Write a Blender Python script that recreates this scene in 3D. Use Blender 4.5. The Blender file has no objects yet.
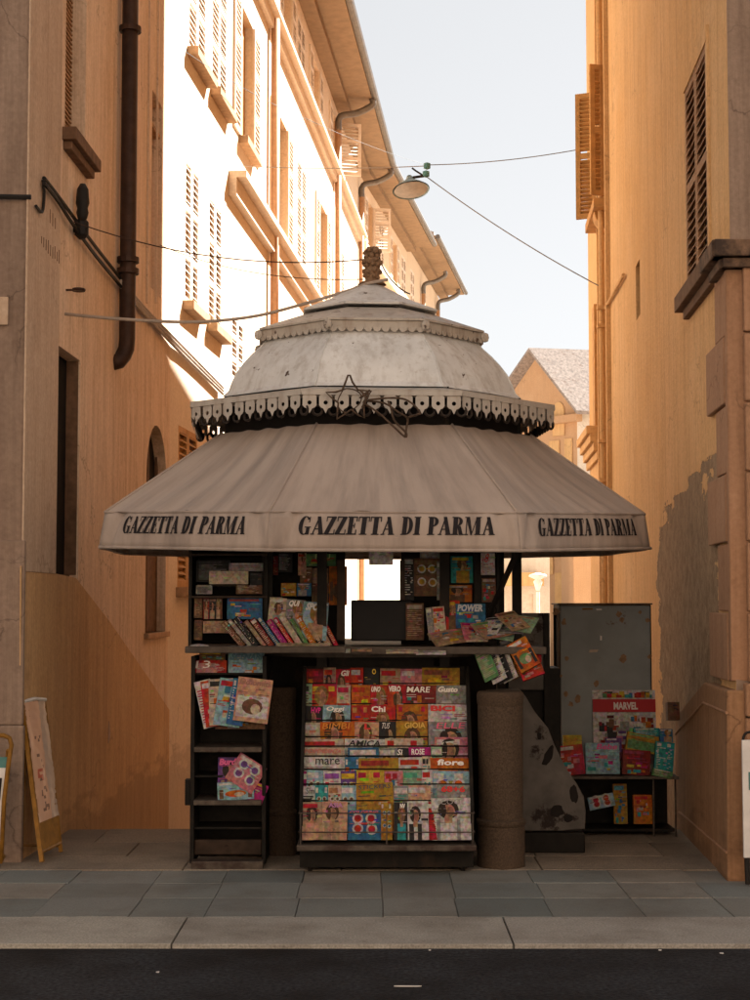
import bpy, bmesh, math, random
from mathutils import Vector, Matrix, Euler
random.seed(7)
R = math.radians
scene = bpy.context.scene
COL = scene.collection
# ------------------------------------------------------------------ camera model
F, CU, CV, H = 1600.0, 375.0, 500.0, 1.6
TH = math.atan(102.0 / 1600.0)
cT, sT = math.cos(TH), math.sin(TH)
def ray(u, v):
    cx, cy = (u - CU) / F, (CV - v) / F
    return Vector((cx, cT - cy * sT, sT + cy * cT))
def P(u, v, Y):
    d = ray(u, v); k = Y / d.y
    return Vector((d.x * k, Y, H + d.z * k))
def Zat(v, Y): return P(CU, v, Y).z
def G(u, v, z=0.0):
    d = ray(u, v); k = (z - H) / d.z
    return Vector((d.x * k, d.y * k, z))
cam_d = bpy.data.cameras.new('camera'); cam = bpy.data.objects.new('camera', cam_d); COL.objects.link(cam)
cam.location = (0, 0, H); cam.rotation_euler = (R(90) + TH, 0, 0)
cam_d.sensor_fit = 'HORIZONTAL'; cam_d.sensor_width = 36; cam_d.lens = F / 750 * 36
cam_d.clip_end = 6000; scene.camera = cam
# ------------------------------------------------------------------ materials
def newmat(name):
    m = bpy.data.materials.new(name); m.use_nodes = True
    nt = m.node_tree; b = nt.nodes['Principled BSDF']
    return m, nt, b
def N(nt, t, **kw):
    n = nt.nodes.new(t)
    for k, v in kw.items():
        if k in n.inputs: n.inputs[k].default_value = v
        else: setattr(n, k, v)
    return n
def noise(nt, vec, scale, detail=4, rough=.55, stretch=None, obj=False):
    tc = nt.nodes.new('ShaderNodeTexCoord'); src = tc.outputs['Object']
    if stretch or vec:
        mp = nt.nodes.new('ShaderNodeMapping'); nt.links.new(src, mp.inputs[0])
        mp.inputs['Scale'].default_value = stretch or (1, 1, 1)
        if vec: mp.inputs['Location'].default_value = vec
        src = mp.outputs[0]
    n = nt.nodes.new('ShaderNodeTexNoise'); nt.links.new(src, n.inputs['Vector'])
    n.inputs['Scale'].default_value = scale; n.inputs['Detail'].default_value = detail; n.inputs['Roughness'].default_value = rough
    return n.outputs['Fac']
def ramp(nt, fac, a, b, ca=(0, 0, 0, 1), cb=(1, 1, 1, 1)):
    r = nt.nodes.new('ShaderNodeValToRGB'); nt.links.new(fac, r.inputs[0])
    r.color_ramp.elements[0].position = a; r.color_ramp.elements[1].position = b
    r.color_ramp.elements[0].color = ca; r.color_ramp.elements[1].color = cb
    return r.outputs[0]
def mix(nt, fac, a, b, mode='MIX'):
    m = nt.nodes.new('ShaderNodeMix'); m.data_type = 'RGBA'; m.blend_type = mode
    for i, x in ((0, fac), (6, a), (7, b)):
        if isinstance(x, (int, float)): m.inputs[i].default_value = x
        elif isinstance(x, tuple): m.inputs[i].default_value = x if len(x) == 4 else (*x, 1)
        else: nt.links.new(x, m.inputs[i])
    return m.outputs[2]
def bump(nt, b, fac, strength=.3, dist=.01):
    bp = nt.nodes.new('ShaderNodeBump'); bp.inputs['Strength'].default_value = strength; bp.inputs['Distance'].default_value = dist
    nt.links.new(fac, bp.inputs['Height']); nt.links.new(bp.outputs[0], b.inputs['Normal'])
def plaster(name, base, light, dark, streak=.5, bmp=.35, seed=0, patch=None):
    m, nt, b = newmat(name)
    n1 = noise(nt, (seed, 3, 1), .55, 6, .6)
    n2 = noise(nt, (seed + 5, 0, 0), 2.4, 6, .65, (3.2, 3.2, .22))
    n6 = noise(nt, (seed + 15, 0, 0), 2.4, 5, .7, (13, 13, .5))
    n3 = noise(nt, (seed, 9, 0), 34, 4, .6)
    n4 = noise(nt, (seed, 2, 7), 4.5, 8, .7)
    n7 = noise(nt, (seed, 7, 7), 1.3, 7, .62)
    c = mix(nt, ramp(nt, n1, .35, .7), (*base, 1), (*light, 1))
    c = mix(nt, ramp(nt, n2, .46, .74, (0, 0, 0, 1), (streak, streak, streak, 1)), c, (*dark, 1))
    c = mix(nt, ramp(nt, n6, .44, .72, (0, 0, 0, 1), (streak * .8, streak * .8, streak * .8, 1)), c, (*dark, 1))
    c = mix(nt, ramp(nt, n4, .55, .68, (0, 0, 0, 1), (.5, .5, .5, 1)), c, (*light, 1))
    c = mix(nt, ramp(nt, n4, .28, .42, (.6, .6, .6, 1), (0, 0, 0, 1)), c, (*dark, 1))
    c = mix(nt, ramp(nt, n7, .60, .64, (0, 0, 0, 1), (.35, .35, .35, 1)), c, (*light, 1))
    # hairline cracks
    tc = nt.nodes.new('ShaderNodeTexCoord'); vo = nt.nodes.new('ShaderNodeTexVoronoi'); vo.feature = 'DISTANCE_TO_EDGE'; vo.inputs['Scale'].default_value = .55
    wn = nt.nodes.new('ShaderNodeTexNoise'); wn.inputs['Scale'].default_value = 2.2; wn.inputs['Detail'].default_value = 6; nt.links.new(tc.outputs['Object'], wn.inputs['Vector'])
    va = nt.nodes.new('ShaderNodeVectorMath'); va.operation = 'MULTIPLY_ADD'; nt.links.new(wn.outputs['Color'], va.inputs[0]); va.inputs[1].default_value = (1.2, 1.2, 1.2); nt.links.new(tc.outputs['Object'], va.inputs[2]); nt.links.new(va.outputs[0], vo.inputs['Vector'])
    crack = ramp(nt, vo.outputs['Distance'], .0015, .006, (.55, .55, .55, 1), (0, 0, 0, 1))
    c = mix(nt, mix(nt, 1.0, crack, ramp(nt, n1, .5, .56), 'MULTIPLY'), c, tuple(x * .45 for x in dark))
    c = mix(nt, .3, c, ramp(nt, n3, .3, .7, (.35, .3, .25, 1), (1, 1, 1, 1)), 'MULTIPLY')
    hh = mix(nt, .5, ramp(nt, n3, 0, 1), ramp(nt, n4, 0, 1))
    # splash dirt along the foot of the wall, ragged
    sp = nt.nodes.new('ShaderNodeSeparateXYZ'); nt.links.new(tc.outputs['Object'], sp.inputs[0])
    def mth(op, a, b2=None):
        q = nt.nodes.new('ShaderNodeMath'); q.operation = op
        for k, x in enumerate((a, b2)):
            if x is None: continue
            if isinstance(x, (int, float)): q.inputs[k].default_value = x
            else: nt.links.new(x, q.inputs[k])
        return q.outputs[0]
    foot = mth('ADD', mth('MULTIPLY', mth('SUBTRACT', .15, sp.outputs[2]), .8), mth('SUBTRACT', noise(nt, (seed, 4, 4), 3, 7, .6, (1, .5, 2.2)), .5))
    c = mix(nt, ramp(nt, foot, -.18, .12, (0, 0, 0, 1), (.4, .4, .4, 1)), c, tuple(x * .5 for x in dark))
    if patch:      # area where the render coat has fallen off: limits in y and z
        (y0, y1, zt_, amp) = patch
        nb = noise(nt, (2, 2, 9), 1.3, 9, .62, (1, .55, 1.7)); nb2 = noise(nt, (8, 2, 9), 5.5, 6, .6, (1, .4, 1.6))
        a_ = mth('MINIMUM', mth('MINIMUM', mth('SUBTRACT', y1, sp.outputs[1]), mth('SUBTRACT', sp.outputs[1], y0)), mth('SUBTRACT', zt_, sp.outputs[2]))
        f_ = mth('ADD', a_, mth('ADD', mth('MULTIPLY', mth('SUBTRACT', nb, .5), amp), mth('MULTIPLY', mth('SUBTRACT', nb2, .5), .35)))
        mask = ramp(nt, f_, .0, .012)
        mc = mix(nt, ramp(nt, noise(nt, (1, 1, 1), 8, 8, .72), .35, .65), (.20, .135, .08, 1), (.34, .245, .155, 1))
        mc = mix(nt, ramp(nt, noise(nt, (6, 1, 1), 30, 4, .7), .5, .7, (0, 0, 0, 1), (.6, .6, .6, 1)), mc, (.12, .075, .045, 1))
        edge = ramp(nt, f_, -.03, .0, (0, 0, 0, 1), (.35, .35, .35, 1))
        c = mix(nt, edge, c, (*light, 1)); c = mix(nt, mask, c, mc)
        rim = ramp(nt, f_, .0, .03, (1, 1, 1, 1), (0, 0, 0, 1))
        hh = mix(nt, mask, mix(nt, .5, hh, (1, 1, 1, 1)), mix(nt, .65, ramp(nt, noise(nt, (1, 1, 1), 14, 8, .75), 0, 1), (0, 0, 0, 1)))
    nt.links.new(c, b.inputs['Base Color']); b.inputs['Roughness'].default_value = .92; b.inputs['Specular IOR Level'].default_value = .2
    bump(nt, b, hh, bmp if not patch else .8, .014 if not patch else .03)
    return m
def simple(name, col, rough=.6, metal=0, var=.25, scale=12, bmp=.1, dirt=None, dthr=(.55, .7), dscale=5, spec=.14):
    m, nt, b = newmat(name)
    n = noise(nt, None, scale, 5, .6)
    lo = tuple(c * (1 - var) for c in col); hi = tuple(min(1, c * (1 + var)) for c in col)
    c = ramp(nt, n, .3, .7, (*lo, 1), (*hi, 1))
    if dirt:
        n2 = noise(nt, (4, 1, 2), dscale, 7, .68)
        c = mix(nt, ramp(nt, n2, *dthr), c, (*dirt, 1))
    nt.links.new(c, b.inputs['Base Color']); b.inputs['Roughness'].default_value = rough; b.inputs['Metallic'].default_value = metal
    b.inputs['Specular IOR Level'].default_value = spec
    if bmp: bump(nt, b, n, bmp, .01)
    return m
M = {}
M['plA'] = plaster('ochre_plaster', (.72, .52, .355), (.79, .62, .47), (.43, .29, .19), .75)
M['plAlow'] = plaster('deep_ochre_plaster', (.61, .375, .175), (.67, .44, .23), (.33, .195, .09), .6, seed=3)
M['plFront'] = plaster('pink_grey_plaster', (.50, .385, .295), (.56, .45, .36), (.33, .245, .18), .5, seed=8)
M['plStreet'] = plaster('dark_street_plaster', (.25, .175, .13), (.30, .22, .17), (.14, .095, .07), .6, seed=61)  # darker brown plaster for the street fronts
M['plCorner'] = plaster('pale_pink_plaster', (.52, .38, .27), (.58, .45, .34), (.34, .235, .16), .5, seed=12)
M['plB'] = plaster('apricot_plaster', (.72, .57, .42), (.77, .64, .50), (.58, .43, .29), .3, .2, seed=21)
M['plC'] = plaster('peach_plaster', (.72, .56, .40), (.77, .63, .48), (.58, .43, .28), .3, .2, seed=25)
M['plR'] = plaster('orange_plaster', (.71, .435, .19), (.76, .51, .27), (.50, .30, .13), .65, .3, seed=31, patch=(9.9, 13.15, 2.35, 1.25))
M['plFar'] = plaster('far_orange_plaster', (.56, .34, .19), (.62, .4, .24), (.42, .26, .15), .3, .1, seed=35)
M['plWhite'] = plaster('pale_cream_plaster', (.74, .66, .55), (.8, .74, .66), (.6, .5, .4), .3, .1, seed=39)
M['rust_stone'] = plaster('terracotta_stone', (.36, .20, .115), (.42, .25, .155), (.22, .12, .068), .45, .3, seed=44)
M['plinthstone'] = plaster('brown_plinth_stone', (.30, .155, .075), (.35, .20, .11), (.16, .085, .045), .6, .3, seed=52)
M['masonry'] = simple('exposed_masonry', (.19, .125, .075), .95, 0, .45, 22, .9, (.10, .06, .035), (.5, .66), 7)
M['cornice'] = simple('weathered_cornice', (.16, .10, .065), .9, 0, .4, 14, .4, (.05, .035, .028), (.45, .62), 6)
M['sill'] = simple('sill_stone', (.38, .235, .13), .9, 0, .25, 14, .3)
M['dksill'] = simple('brown_sill', (.15, .085, .05), .9, 0, .3, 14, .3)
M['shut'] = simple('shutter_paint', (.70, .60, .50), .75, 0, .12, 9, .1)
M['shutO'] = simple('ochre_shutter_paint', (.46, .25, .09), .75, 0, .2, 9, .1)
M['shutB'] = simple('brown_shutter_paint', (.30, .17, .09), .75, 0, .3, 9, .1)
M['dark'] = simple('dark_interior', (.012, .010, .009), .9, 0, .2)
M['pipe'] = simple('dark_brown_pipe', (.050, .028, .020), .5, .2, .3, 12, .2)
M['pipeO'] = simple('painted_pipe', (.55, .32, .18), .6, 0, .15)
M['gutter'] = simple('grey_gutter', (.17, .15, .13), .5, .5, .2)
M['eave'] = simple('eave_paint', (.25, .165, .10), .85, 0, .15, 6)
M['cable'] = simple('black_cable', (.02, .017, .015), .6, 0, .2)
M['cableW'] = simple('grey_cable', (.33, .27, .22), .7, 0, .2)
M['metalK'] = simple('black_painted_metal', (.008, .0065, .005), .6, .0, .4, 18, .2, (.03, .018, .011), (.55, .75), 6)
M['woodK'] = simple('dark_wood', (.028, .017, .011), .6, 0, .4, 18, .2)
M['shelfedge'] = simple('worn_shelf_edge', (.075, .06, .048), .55, .2, .35, 24, .2, (.04, .025, .02), (.5, .62), 9)
M['counter'] = simple('grey_counter', (.065, .052, .042), .6, .1, .3, 20, .2)
M['screen'] = simple('black_panel', (.008, .008, .009), .5, 0, .2)
M['gold'] = simple('ochre_frame_paint', (.22, .105, .018), .5, 0, .3, 14, .15, (.15, .07, .02), (.55, .7), 9)
M['white'] = simple('white_board', (.62, .60, .58), .7, 0, .1, 9, .05)
M['paper'] = simple('paper', (.55, .53, .50), .9, 0, .1, 30, .05)
M['rope'] = simple('rope', (.20, .125, .075), .9, 0, .3, 60, .4)
# aged white metal of the dome: grime streaks, rust spots
def dome_mat(name, base, dirt=.5, seed=0, spots=.66):
    m, nt, b = newmat(name)
    n1 = noise(nt, (seed, 0, 0), 3.0, 7, .65); n2 = noise(nt, (seed, 4, 0), 5.5, 6, .65, (2.6, 2.6, .3)); n3 = noise(nt, (seed, 8, 3), 10, 5, .6)
    n5 = noise(nt, (seed, 1, 3), 26, 6, .7)
    c = ramp(nt, n1, .3, .7, (*[x * .78 for x in base], 1), (*base, 1))
    c = mix(nt, ramp(nt, n2, .48, .72, (0, 0, 0, 1), (dirt, dirt, dirt, 1)), c, (.20, .15, .11, 1))
    c = mix(nt, ramp(nt, n5, .55, .72, (0, 0, 0, 1), (dirt, dirt, dirt, 1)), c, (.28, .23, .18, 1))
    c = mix(nt, ramp(nt, n3, spots, spots + .03), c, (.07, .045, .035, 1))
    nt.links.new(c, b.inputs['Base Color']); b.inputs['Roughness'].default_value = .55; b.inputs['Specular IOR Level'].default_value = .25
    bump(nt, b, n1, .25, .02)
    return m
M['dome'] = dome_mat('aged_white_dome_paint', (.64, .65, .645), .45)
M['domeTop'] = dome_mat('grimy_white_paint', (.46, .42, .37), .75, 5, .62)
M['frieze'] = dome_mat('grey_frieze_metal', (.46, .43, .39), .5, 9, .68)
M['ringdark'] = simple('dark_iron_ring', (.035, .028, .024), .6, .3, .3)
def canvas_mat():
    m, nt, b = newmat('canvas')
    n1 = noise(nt, (0, 0, 0), 1.4, 6, .6); n2 = noise(nt, (3, 0, 0), 5, 6, .6, (3, 3, .35)); n3 = noise(nt, None, 160, 2, .5)
    c = ramp(nt, n1, .3, .72, (.33, .27, .23, 1), (.39, .325, .28, 1))
    
    tc = nt.nodes.new('ShaderNodeTexCoord'); sx = nt.nodes.new('ShaderNodeSeparateXYZ'); nt.links.new(tc.outputs['Object'], sx.inputs[0])
    def mt(op, a, b2=0.0):
        q = nt.nodes.new('ShaderNodeMath'); q.operation = op
        for k, x in enumerate((a, b2)):
            if isinstance(x, (int, float)): q.inputs[k].default_value = x
            else: nt.links.new(x, q.inputs[k])
        return q.outputs[0]
    ang = mt('ARCTAN2', mt('ADD', sx.outputs[0], .012), mt('SUBTRACT', 10.9, sx.outputs[1]))
    cb = nt.nodes.new('ShaderNodeCombineXYZ'); nt.links.new(mt('MULTIPLY', ang, 9.0), cb.inputs[0]); nt.links.new(mt('MULTIPLY', sx.outputs[2], 1.1), cb.inputs[1])
    sn = nt.nodes.new('ShaderNodeTexNoise'); nt.links.new(cb.outputs[0], sn.inputs['Vector']); sn.inputs['Scale'].default_value = 1.6; sn.inputs['Detail'].default_value = 7; sn.inputs['Roughness'].default_value = .62
    n2 = sn.outputs['Fac']
    c = mix(nt, ramp(nt, n2, .42, .66, (0, 0, 0, 1), (.6, .6, .6, 1)), c, (.20, .165, .145, 1))
    nt.links.new(c, b.inputs['Base Color']); b.inputs['Roughness'].default_value = .9; b.inputs['Specular IOR Level'].default_value = .15
    b.inputs['Sheen Weight'].default_value = .1
    bump(nt, b, mix(nt, .4, ramp(nt, n2, 0, 1), ramp(nt, n3, 0, 1)), .3, .01)
    return m
M['canvas'] = canvas_mat()
M['ink'] = simple('black_ink', (.018, .016, .018), .85, 0, .2, 40, 0)
def print_mat():
    m, nt, b = newmat('printed_paper')
    at = nt.nodes.new('ShaderNodeAttribute'); at.attribute_name = 'Col'
    oi = nt.nodes.new('ShaderNodeObjectInfo'); tc = nt.nodes.new('ShaderNodeTexCoord')
    ad = nt.nodes.new('ShaderNodeVectorMath'); ad.operation = 'MULTIPLY_ADD'
    nt.links.new(tc.outputs['Object'], ad.inputs[0]); ad.inputs[1].default_value = (1, 1, 1)
    sc = nt.nodes.new('ShaderNodeVectorMath'); sc.operation = 'SCALE'; sc.inputs[0].default_value = (37, 21, 55); nt.links.new(oi.outputs['Random'], sc.inputs['Scale'])
    nt.links.new(sc.outputs[0], ad.inputs[2])
    n = nt.nodes.new('ShaderNodeTexNoise'); nt.links.new(ad.outputs[0], n.inputs['Vector']); n.inputs['Scale'].default_value = 42; n.inputs['Detail'].default_value = 4
    n2 = nt.nodes.new('ShaderNodeTexNoise'); nt.links.new(ad.outputs[0], n2.inputs['Vector']); n2.inputs['Scale'].default_value = 11; n2.inputs['Detail'].default_value = 2
    hs = nt.nodes.new('ShaderNodeHueSaturation'); nt.links.new(at.outputs['Color'], hs.inputs['Color'])
    mr = nt.nodes.new('ShaderNodeMapRange'); nt.links.new(n2.outputs['Fac'], mr.inputs[0]); mr.inputs[1].default_value = .3; mr.inputs[2].default_value = .7; mr.inputs[3].default_value = .475; mr.inputs[4].default_value = .525; hs.inputs['Value'].default_value = .60; hs.inputs['Saturation'].default_value = 1.05
    nt.links.new(mr.outputs[0], hs.inputs['Hue'])
    vo = nt.nodes.new('ShaderNodeTexVoronoi'); vo.inputs['Scale'].default_value = 55; nt.links.new(ad.outputs[0], vo.inputs['Vector'])
    vh = nt.nodes.new('ShaderNodeHueSaturation'); vh.inputs['Saturation'].default_value = .75; nt.links.new(vo.outputs['Color'], vh.inputs['Color'])
    ov = mix(nt, .26, hs.outputs[0], mix(nt, 1.0, hs.outputs[0], vh.outputs[0], 'OVERLAY'))
    c = mix(nt, 1.0, ov, ramp(nt, n.outputs['Fac'], .36, .6, (.6, .57, .57, 1), (1, 1, 1, 1)), 'MULTIPLY')
    nt.links.new(c, b.inputs['Base Color']); b.inputs['Roughness'].default_value = .5; b.inputs['Specular IOR Level'].default_value = .15
    return m
M['print'] = print_mat()
def flat_attr():
    m, nt, b = newmat('printed_letters')
    at = nt.nodes.new('ShaderNodeAttribute'); at.attribute_name = 'Col'
    nt.links.new(at.outputs['Color'], b.inputs['Base Color']); b.inputs['Roughness'].default_value = .5; b.inputs['Specular IOR Level'].default_value = .12
    return m
M['letters'] = flat_attr()
def stone_mat(name, cols, rough=.85, speck=.3, bm=.4, isl=True, dirt=(.08, .06, .045), dm=.5):
    m, nt, b = newmat(name)
    g = nt.nodes.new('ShaderNodeNewGeometry')
    r = nt.nodes.new('ShaderNodeValToRGB'); nt.links.new(g.outputs['Random Per Island'], r.inputs[0])
    els = r.color_ramp.elements
    els[0].color = (*cols[0], 1); els[1].color = (*cols[-1], 1)
    for i, c in enumerate(cols[1:-1]):
        e = els.new((i + 1) / (len(cols) - 1)); e.color = (*c, 1)
    n1 = noise(nt, None, 1.7, 7, .65); n2 = noise(nt, None, 90, 3, .6); n3 = noise(nt, (3, 3, 3), 7, 6, .7)
    c = mix(nt, speck, r.outputs[0], ramp(nt, n2, .3, .7, (.25, .25, .25, 1), (1, 1, 1, 1)), 'MULTIPLY')
    c = mix(nt, ramp(nt, n1, .45, .75, (0, 0, 0, 1), (dm, dm, dm, 1)), c, (*dirt, 1))
    c = mix(nt, ramp(nt, n3, .6, .75, (0, 0, 0, 1), (.5, .5, .5, 1)), c, (*dirt, 1))
    nt.links.new(c, b.inputs['Base Color']); b.inputs['Roughness'].default_value = rough; b.inputs['Specular IOR Level'].default_value = .2
    bump(nt, b, mix(nt, .5, ramp(nt, n3, 0, 1), ramp(nt, n2, 0, 1)), bm, .008)
    return m
M['slab'] = stone_mat('pavement_stone', [(.13, .15, .145), (.21, .22, .205), (.155, .17, .163), (.265, .24, .205), (.19, .20, .19), (.24, .235, .21), (.145, .16, .153)], .7, .35, .5, dm=.6)
M['kerb'] = stone_mat('kerb_granite', [(.36, .34, .31), (.42, .40, .35), (.37, .36, .335)], .85, .6, .6, dm=.6)
M['sand'] = stone_mat('threshold_stone', [(.24, .19, .14), (.31, .25, .19), (.26, .22, .17)], .9, .6, .8, dm=.7)
M['granite'] = stone_mat('bollard_granite', [(.088, .06, .04), (.088, .06, .04)], .9, .75, .9, dirt=(.07, .045, .03))
M['asphalt'] = simple('asphalt', (.028, .030, .034), .88, 0, .8, 48, 1.0, (.012, .011, .011), (.45, .68), 1.3)
M['ground'] = simple('pale_paving', (.30, .25, .2), .9, 0, .2, 3, .2)
M['greymetal'] = simple('grey_painted_metal', (.185, .205, .21), .5, .05, .12, 5, .08, (.11, .055, .03), (.64, .68), 6)
M['greypanel'] = simple('worn_grey_panel', (.085, .076, .068), .6, .1, .3, 6, .3, (.018, .012, .01), (.59, .64), 4)
M['lampshade'] = simple('enamel_lamp', (.20, .27, .28), .45, .2, .3)
M['lampin'] = simple('lamp_inner', (.42, .37, .32), .6, 0, .2)
M['roof'] = simple('roof_tiles', (.30, .25, .22), .9, 0, .35, 9, .5, (.2, .14, .11), (.55, .7), 4)
M['ringrust'] = simple('rusty_wire', (.075, .05, .035), .8, .1, .4, 40, .3)
M['teal'] = simple('teal_insulator', (.08, .2, .19), .4, 0, .2)
# ------------------------------------------------------------------ builders
class MB:
    def __init__(s): s.v = []; s.f = []; s.c = []; s.col = (.5, .5, .5)
    def face(s, pts, col=None):
        i = len(s.v); s.v += [tuple(p) for p in pts]; s.f.append(tuple(range(i, i + len(pts)))); s.c.append(col or s.col)
    def box(s, lo, hi, M4=None, col=None):
        x0, y0, z0 = lo; x1, y1, z1 = hi
        c = [(x0, y0, z0), (x1, y0, z0), (x1, y1, z0), (x0, y1, z0), (x0, y0, z1), (x1, y0, z1), (x1, y1, z1), (x0, y1, z1)]
        if M4: c = [M4 @ Vector(p) for p in c]
        s.hexa(c, col)
    def hexa(s, c, col=None):
        i = len(s.v); s.v += [tuple(p) for p in c]
        for f in ((0, 3, 2, 1), (4, 5, 6, 7), (0, 1, 5, 4), (1, 2, 6, 5), (2, 3, 7, 6), (3, 0, 4, 7)):
            s.f.append(tuple(i + k for k in f)); s.c.append(col or s.col)
    def prism(s, poly, d, col=None):      # poly: list of Vectors, extruded along d
        d = Vector(d); n = len(poly); i = len(s.v)
        s.v += [tuple(p) for p in poly] + [tuple(Vector(p) + d) for p in poly]
        s.f.append(tuple(range(i, i + n))); s.c.append(col or s.col)
        s.f.append(tuple(range(i + 2 * n - 1, i + n - 1, -1))); s.c.append(col or s.col)
        for k in range(n):
            s.f.append((i + k, i + (k + 1) % n, i + n + (k + 1) % n, i + n + k)); s.c.append(col or s.col)
    def tube(s, pts, r, n=8, closed=False, col=None, rs=None):
        pts = [Vector(p) for p in pts]; m = len(pts); rings = []
        up = Vector((0, 0, 1)); prev = None
        for k in range(m):
            a = pts[(k - 1) % m] if (k > 0 or closed) else pts[k]; b = pts[(k + 1) % m] if (k < m - 1 or closed) else pts[k]
            t = (b - a).normalized() if (b - a).length > 1e-9 else Vector((0, 0, 1))
            if prev is None:
                x = t.cross(up if abs(t.z) < .95 else Vector((1, 0, 0))).normalized()
            else:
                x = prev - t * prev.dot(t)
                x = x.normalized() if x.length > 1e-6 else t.cross(up).normalized()
            prev = x; y = t.cross(x); rr = rs[k] if rs else r
            i = len(s.v); s.v += [tuple(pts[k] + (x * math.cos(2 * math.pi * j / n) + y * math.sin(2 * math.pi * j / n)) * rr) for j in range(n)]
            rings.append(i)
        for k in range(m if closed else m - 1):
            a, b = rings[k], rings[(k + 1) % m]
            for j in range(n): s.f.append((a + j, a + (j + 1) % n, b + (j + 1) % n, b + j)); s.c.append(col or s.col)
        if not closed:
            s.f.append(tuple(rings[0] + j for j in range(n))[::-1]); s.c.append(col or s.col)
            s.f.append(tuple(rings[-1] + j for j in range(n))); s.c.append(col or s.col)
    def lathe(s, prof, c=(0, 0), n=32, rot=0, cap=True, col=None):
        rings = []
        for r, z in prof:
            i = len(s.v); rings.append(i)
            s.v += [(c[0] + r * math.sin(rot + 2 * math.pi * j / n), c[1] - r * math.cos(rot + 2 * math.pi * j / n), z) for j in range(n)]
        for a, b in zip(rings, rings[1:]):
            for j in range(n): s.f.append((a + j, a + (j + 1) % n, b + (j + 1) % n, b + j)); s.c.append(col or s.col)
        if cap:
            s.f.append(tuple(rings[0] + j for j in range(n))[::-1]); s.c.append(col or s.col)
            s.f.append(tuple(rings[-1] + j for j in range(n))); s.c.append(col or s.col)
    def build(s, name, mat, parent=None, bevel=0, smooth=False, colored=False, origin=None):
        me = bpy.data.meshes.new(name); vs = s.v
        if origin is not None: vs = [(a - origin[0], b - origin[1], c - origin[2]) for a, b, c in vs]
        me.from_pydata(vs, [], s.f)
        if colored:
            ca = me.color_attributes.new('Col', 'FLOAT_COLOR', 'CORNER')
            buf = []
            for f, c in zip(s.f, s.c): buf += [c[0], c[1], c[2], 1.0] * len(f)
            ca.data.foreach_set('color', buf)
        me.materials.append(mat if not isinstance(mat, str) else M[mat]); me.update()
        bm = bmesh.new(); bm.from_mesh(me)
        if not colored: bmesh.ops.remove_doubles(bm, verts=bm.verts, dist=1e-5)
        bmesh.ops.recalc_face_normals(bm, faces=bm.faces); bm.to_mesh(me); bm.free()
        if smooth:
            for p in me.polygons: p.use_smooth = True
        o = bpy.data.objects.new(name, me); COL.objects.link(o)
        if origin is not None: o.location = origin
        if parent: o.parent = parent; 
        if parent and origin is None and tuple(parent.location) != (0, 0, 0): o.location = -parent.location
        if parent and origin is not None: o.location = Vector(origin) - parent.location
        if bevel:
            b = o.modifiers.new('bevel', 'BEVEL'); b.width = bevel; b.segments = 2; b.limit_method = 'ANGLE'; b.angle_limit = R(40)
        return o
def tag(o, label, cat, group=None):
    o['label'] = label; o['category'] = cat
    if group: o['group'] = group
    return o
def thing(name, label, cat, loc=(0, 0, 0), group=None):
    o = bpy.data.objects.new(name, None); COL.objects.link(o); o.location = loc; o.empty_display_size = .1
    return tag(o, label, cat, group)
def struct(o): o['kind'] = 'structure'; return o
def smooth_angle(o, ang=40):
    me = o.data
    for p in me.polygons: p.use_smooth = True
    bm = bmesh.new(); bm.from_mesh(me)
    for e in bm.edges:
        if len(e.link_faces) == 2 and e.calc_face_angle(0) > R(ang): e.smooth = False
    bm.to_mesh(me); bm.free()
    return o
def catenary(a, b, sag, n=16):
    a, b = Vector(a), Vector(b)
    return [a.lerp(b, t / n) - Vector((0, 0, sag * 4 * (t / n) * (1 - t / n))) for t in range(n + 1)]
def spline(pts, n=6):
    pts = [Vector(p) for p in pts]; out = []
    for i in range(len(pts) - 1):
        p0 = pts[max(i - 1, 0)]; p1 = pts[i]; p2 = pts[i + 1]; p3 = pts[min(i + 2, len(pts) - 1)]
        for k in range(n):
            t = k / n
            out.append(.5 * ((2 * p1) + (p2 - p0) * t + (2 * p0 - 5 * p1 + 4 * p2 - p3) * t * t + (3 * p1 - p0 - 3 * p2 + p3) * t ** 3))
    out.append(pts[-1]); return out
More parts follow.
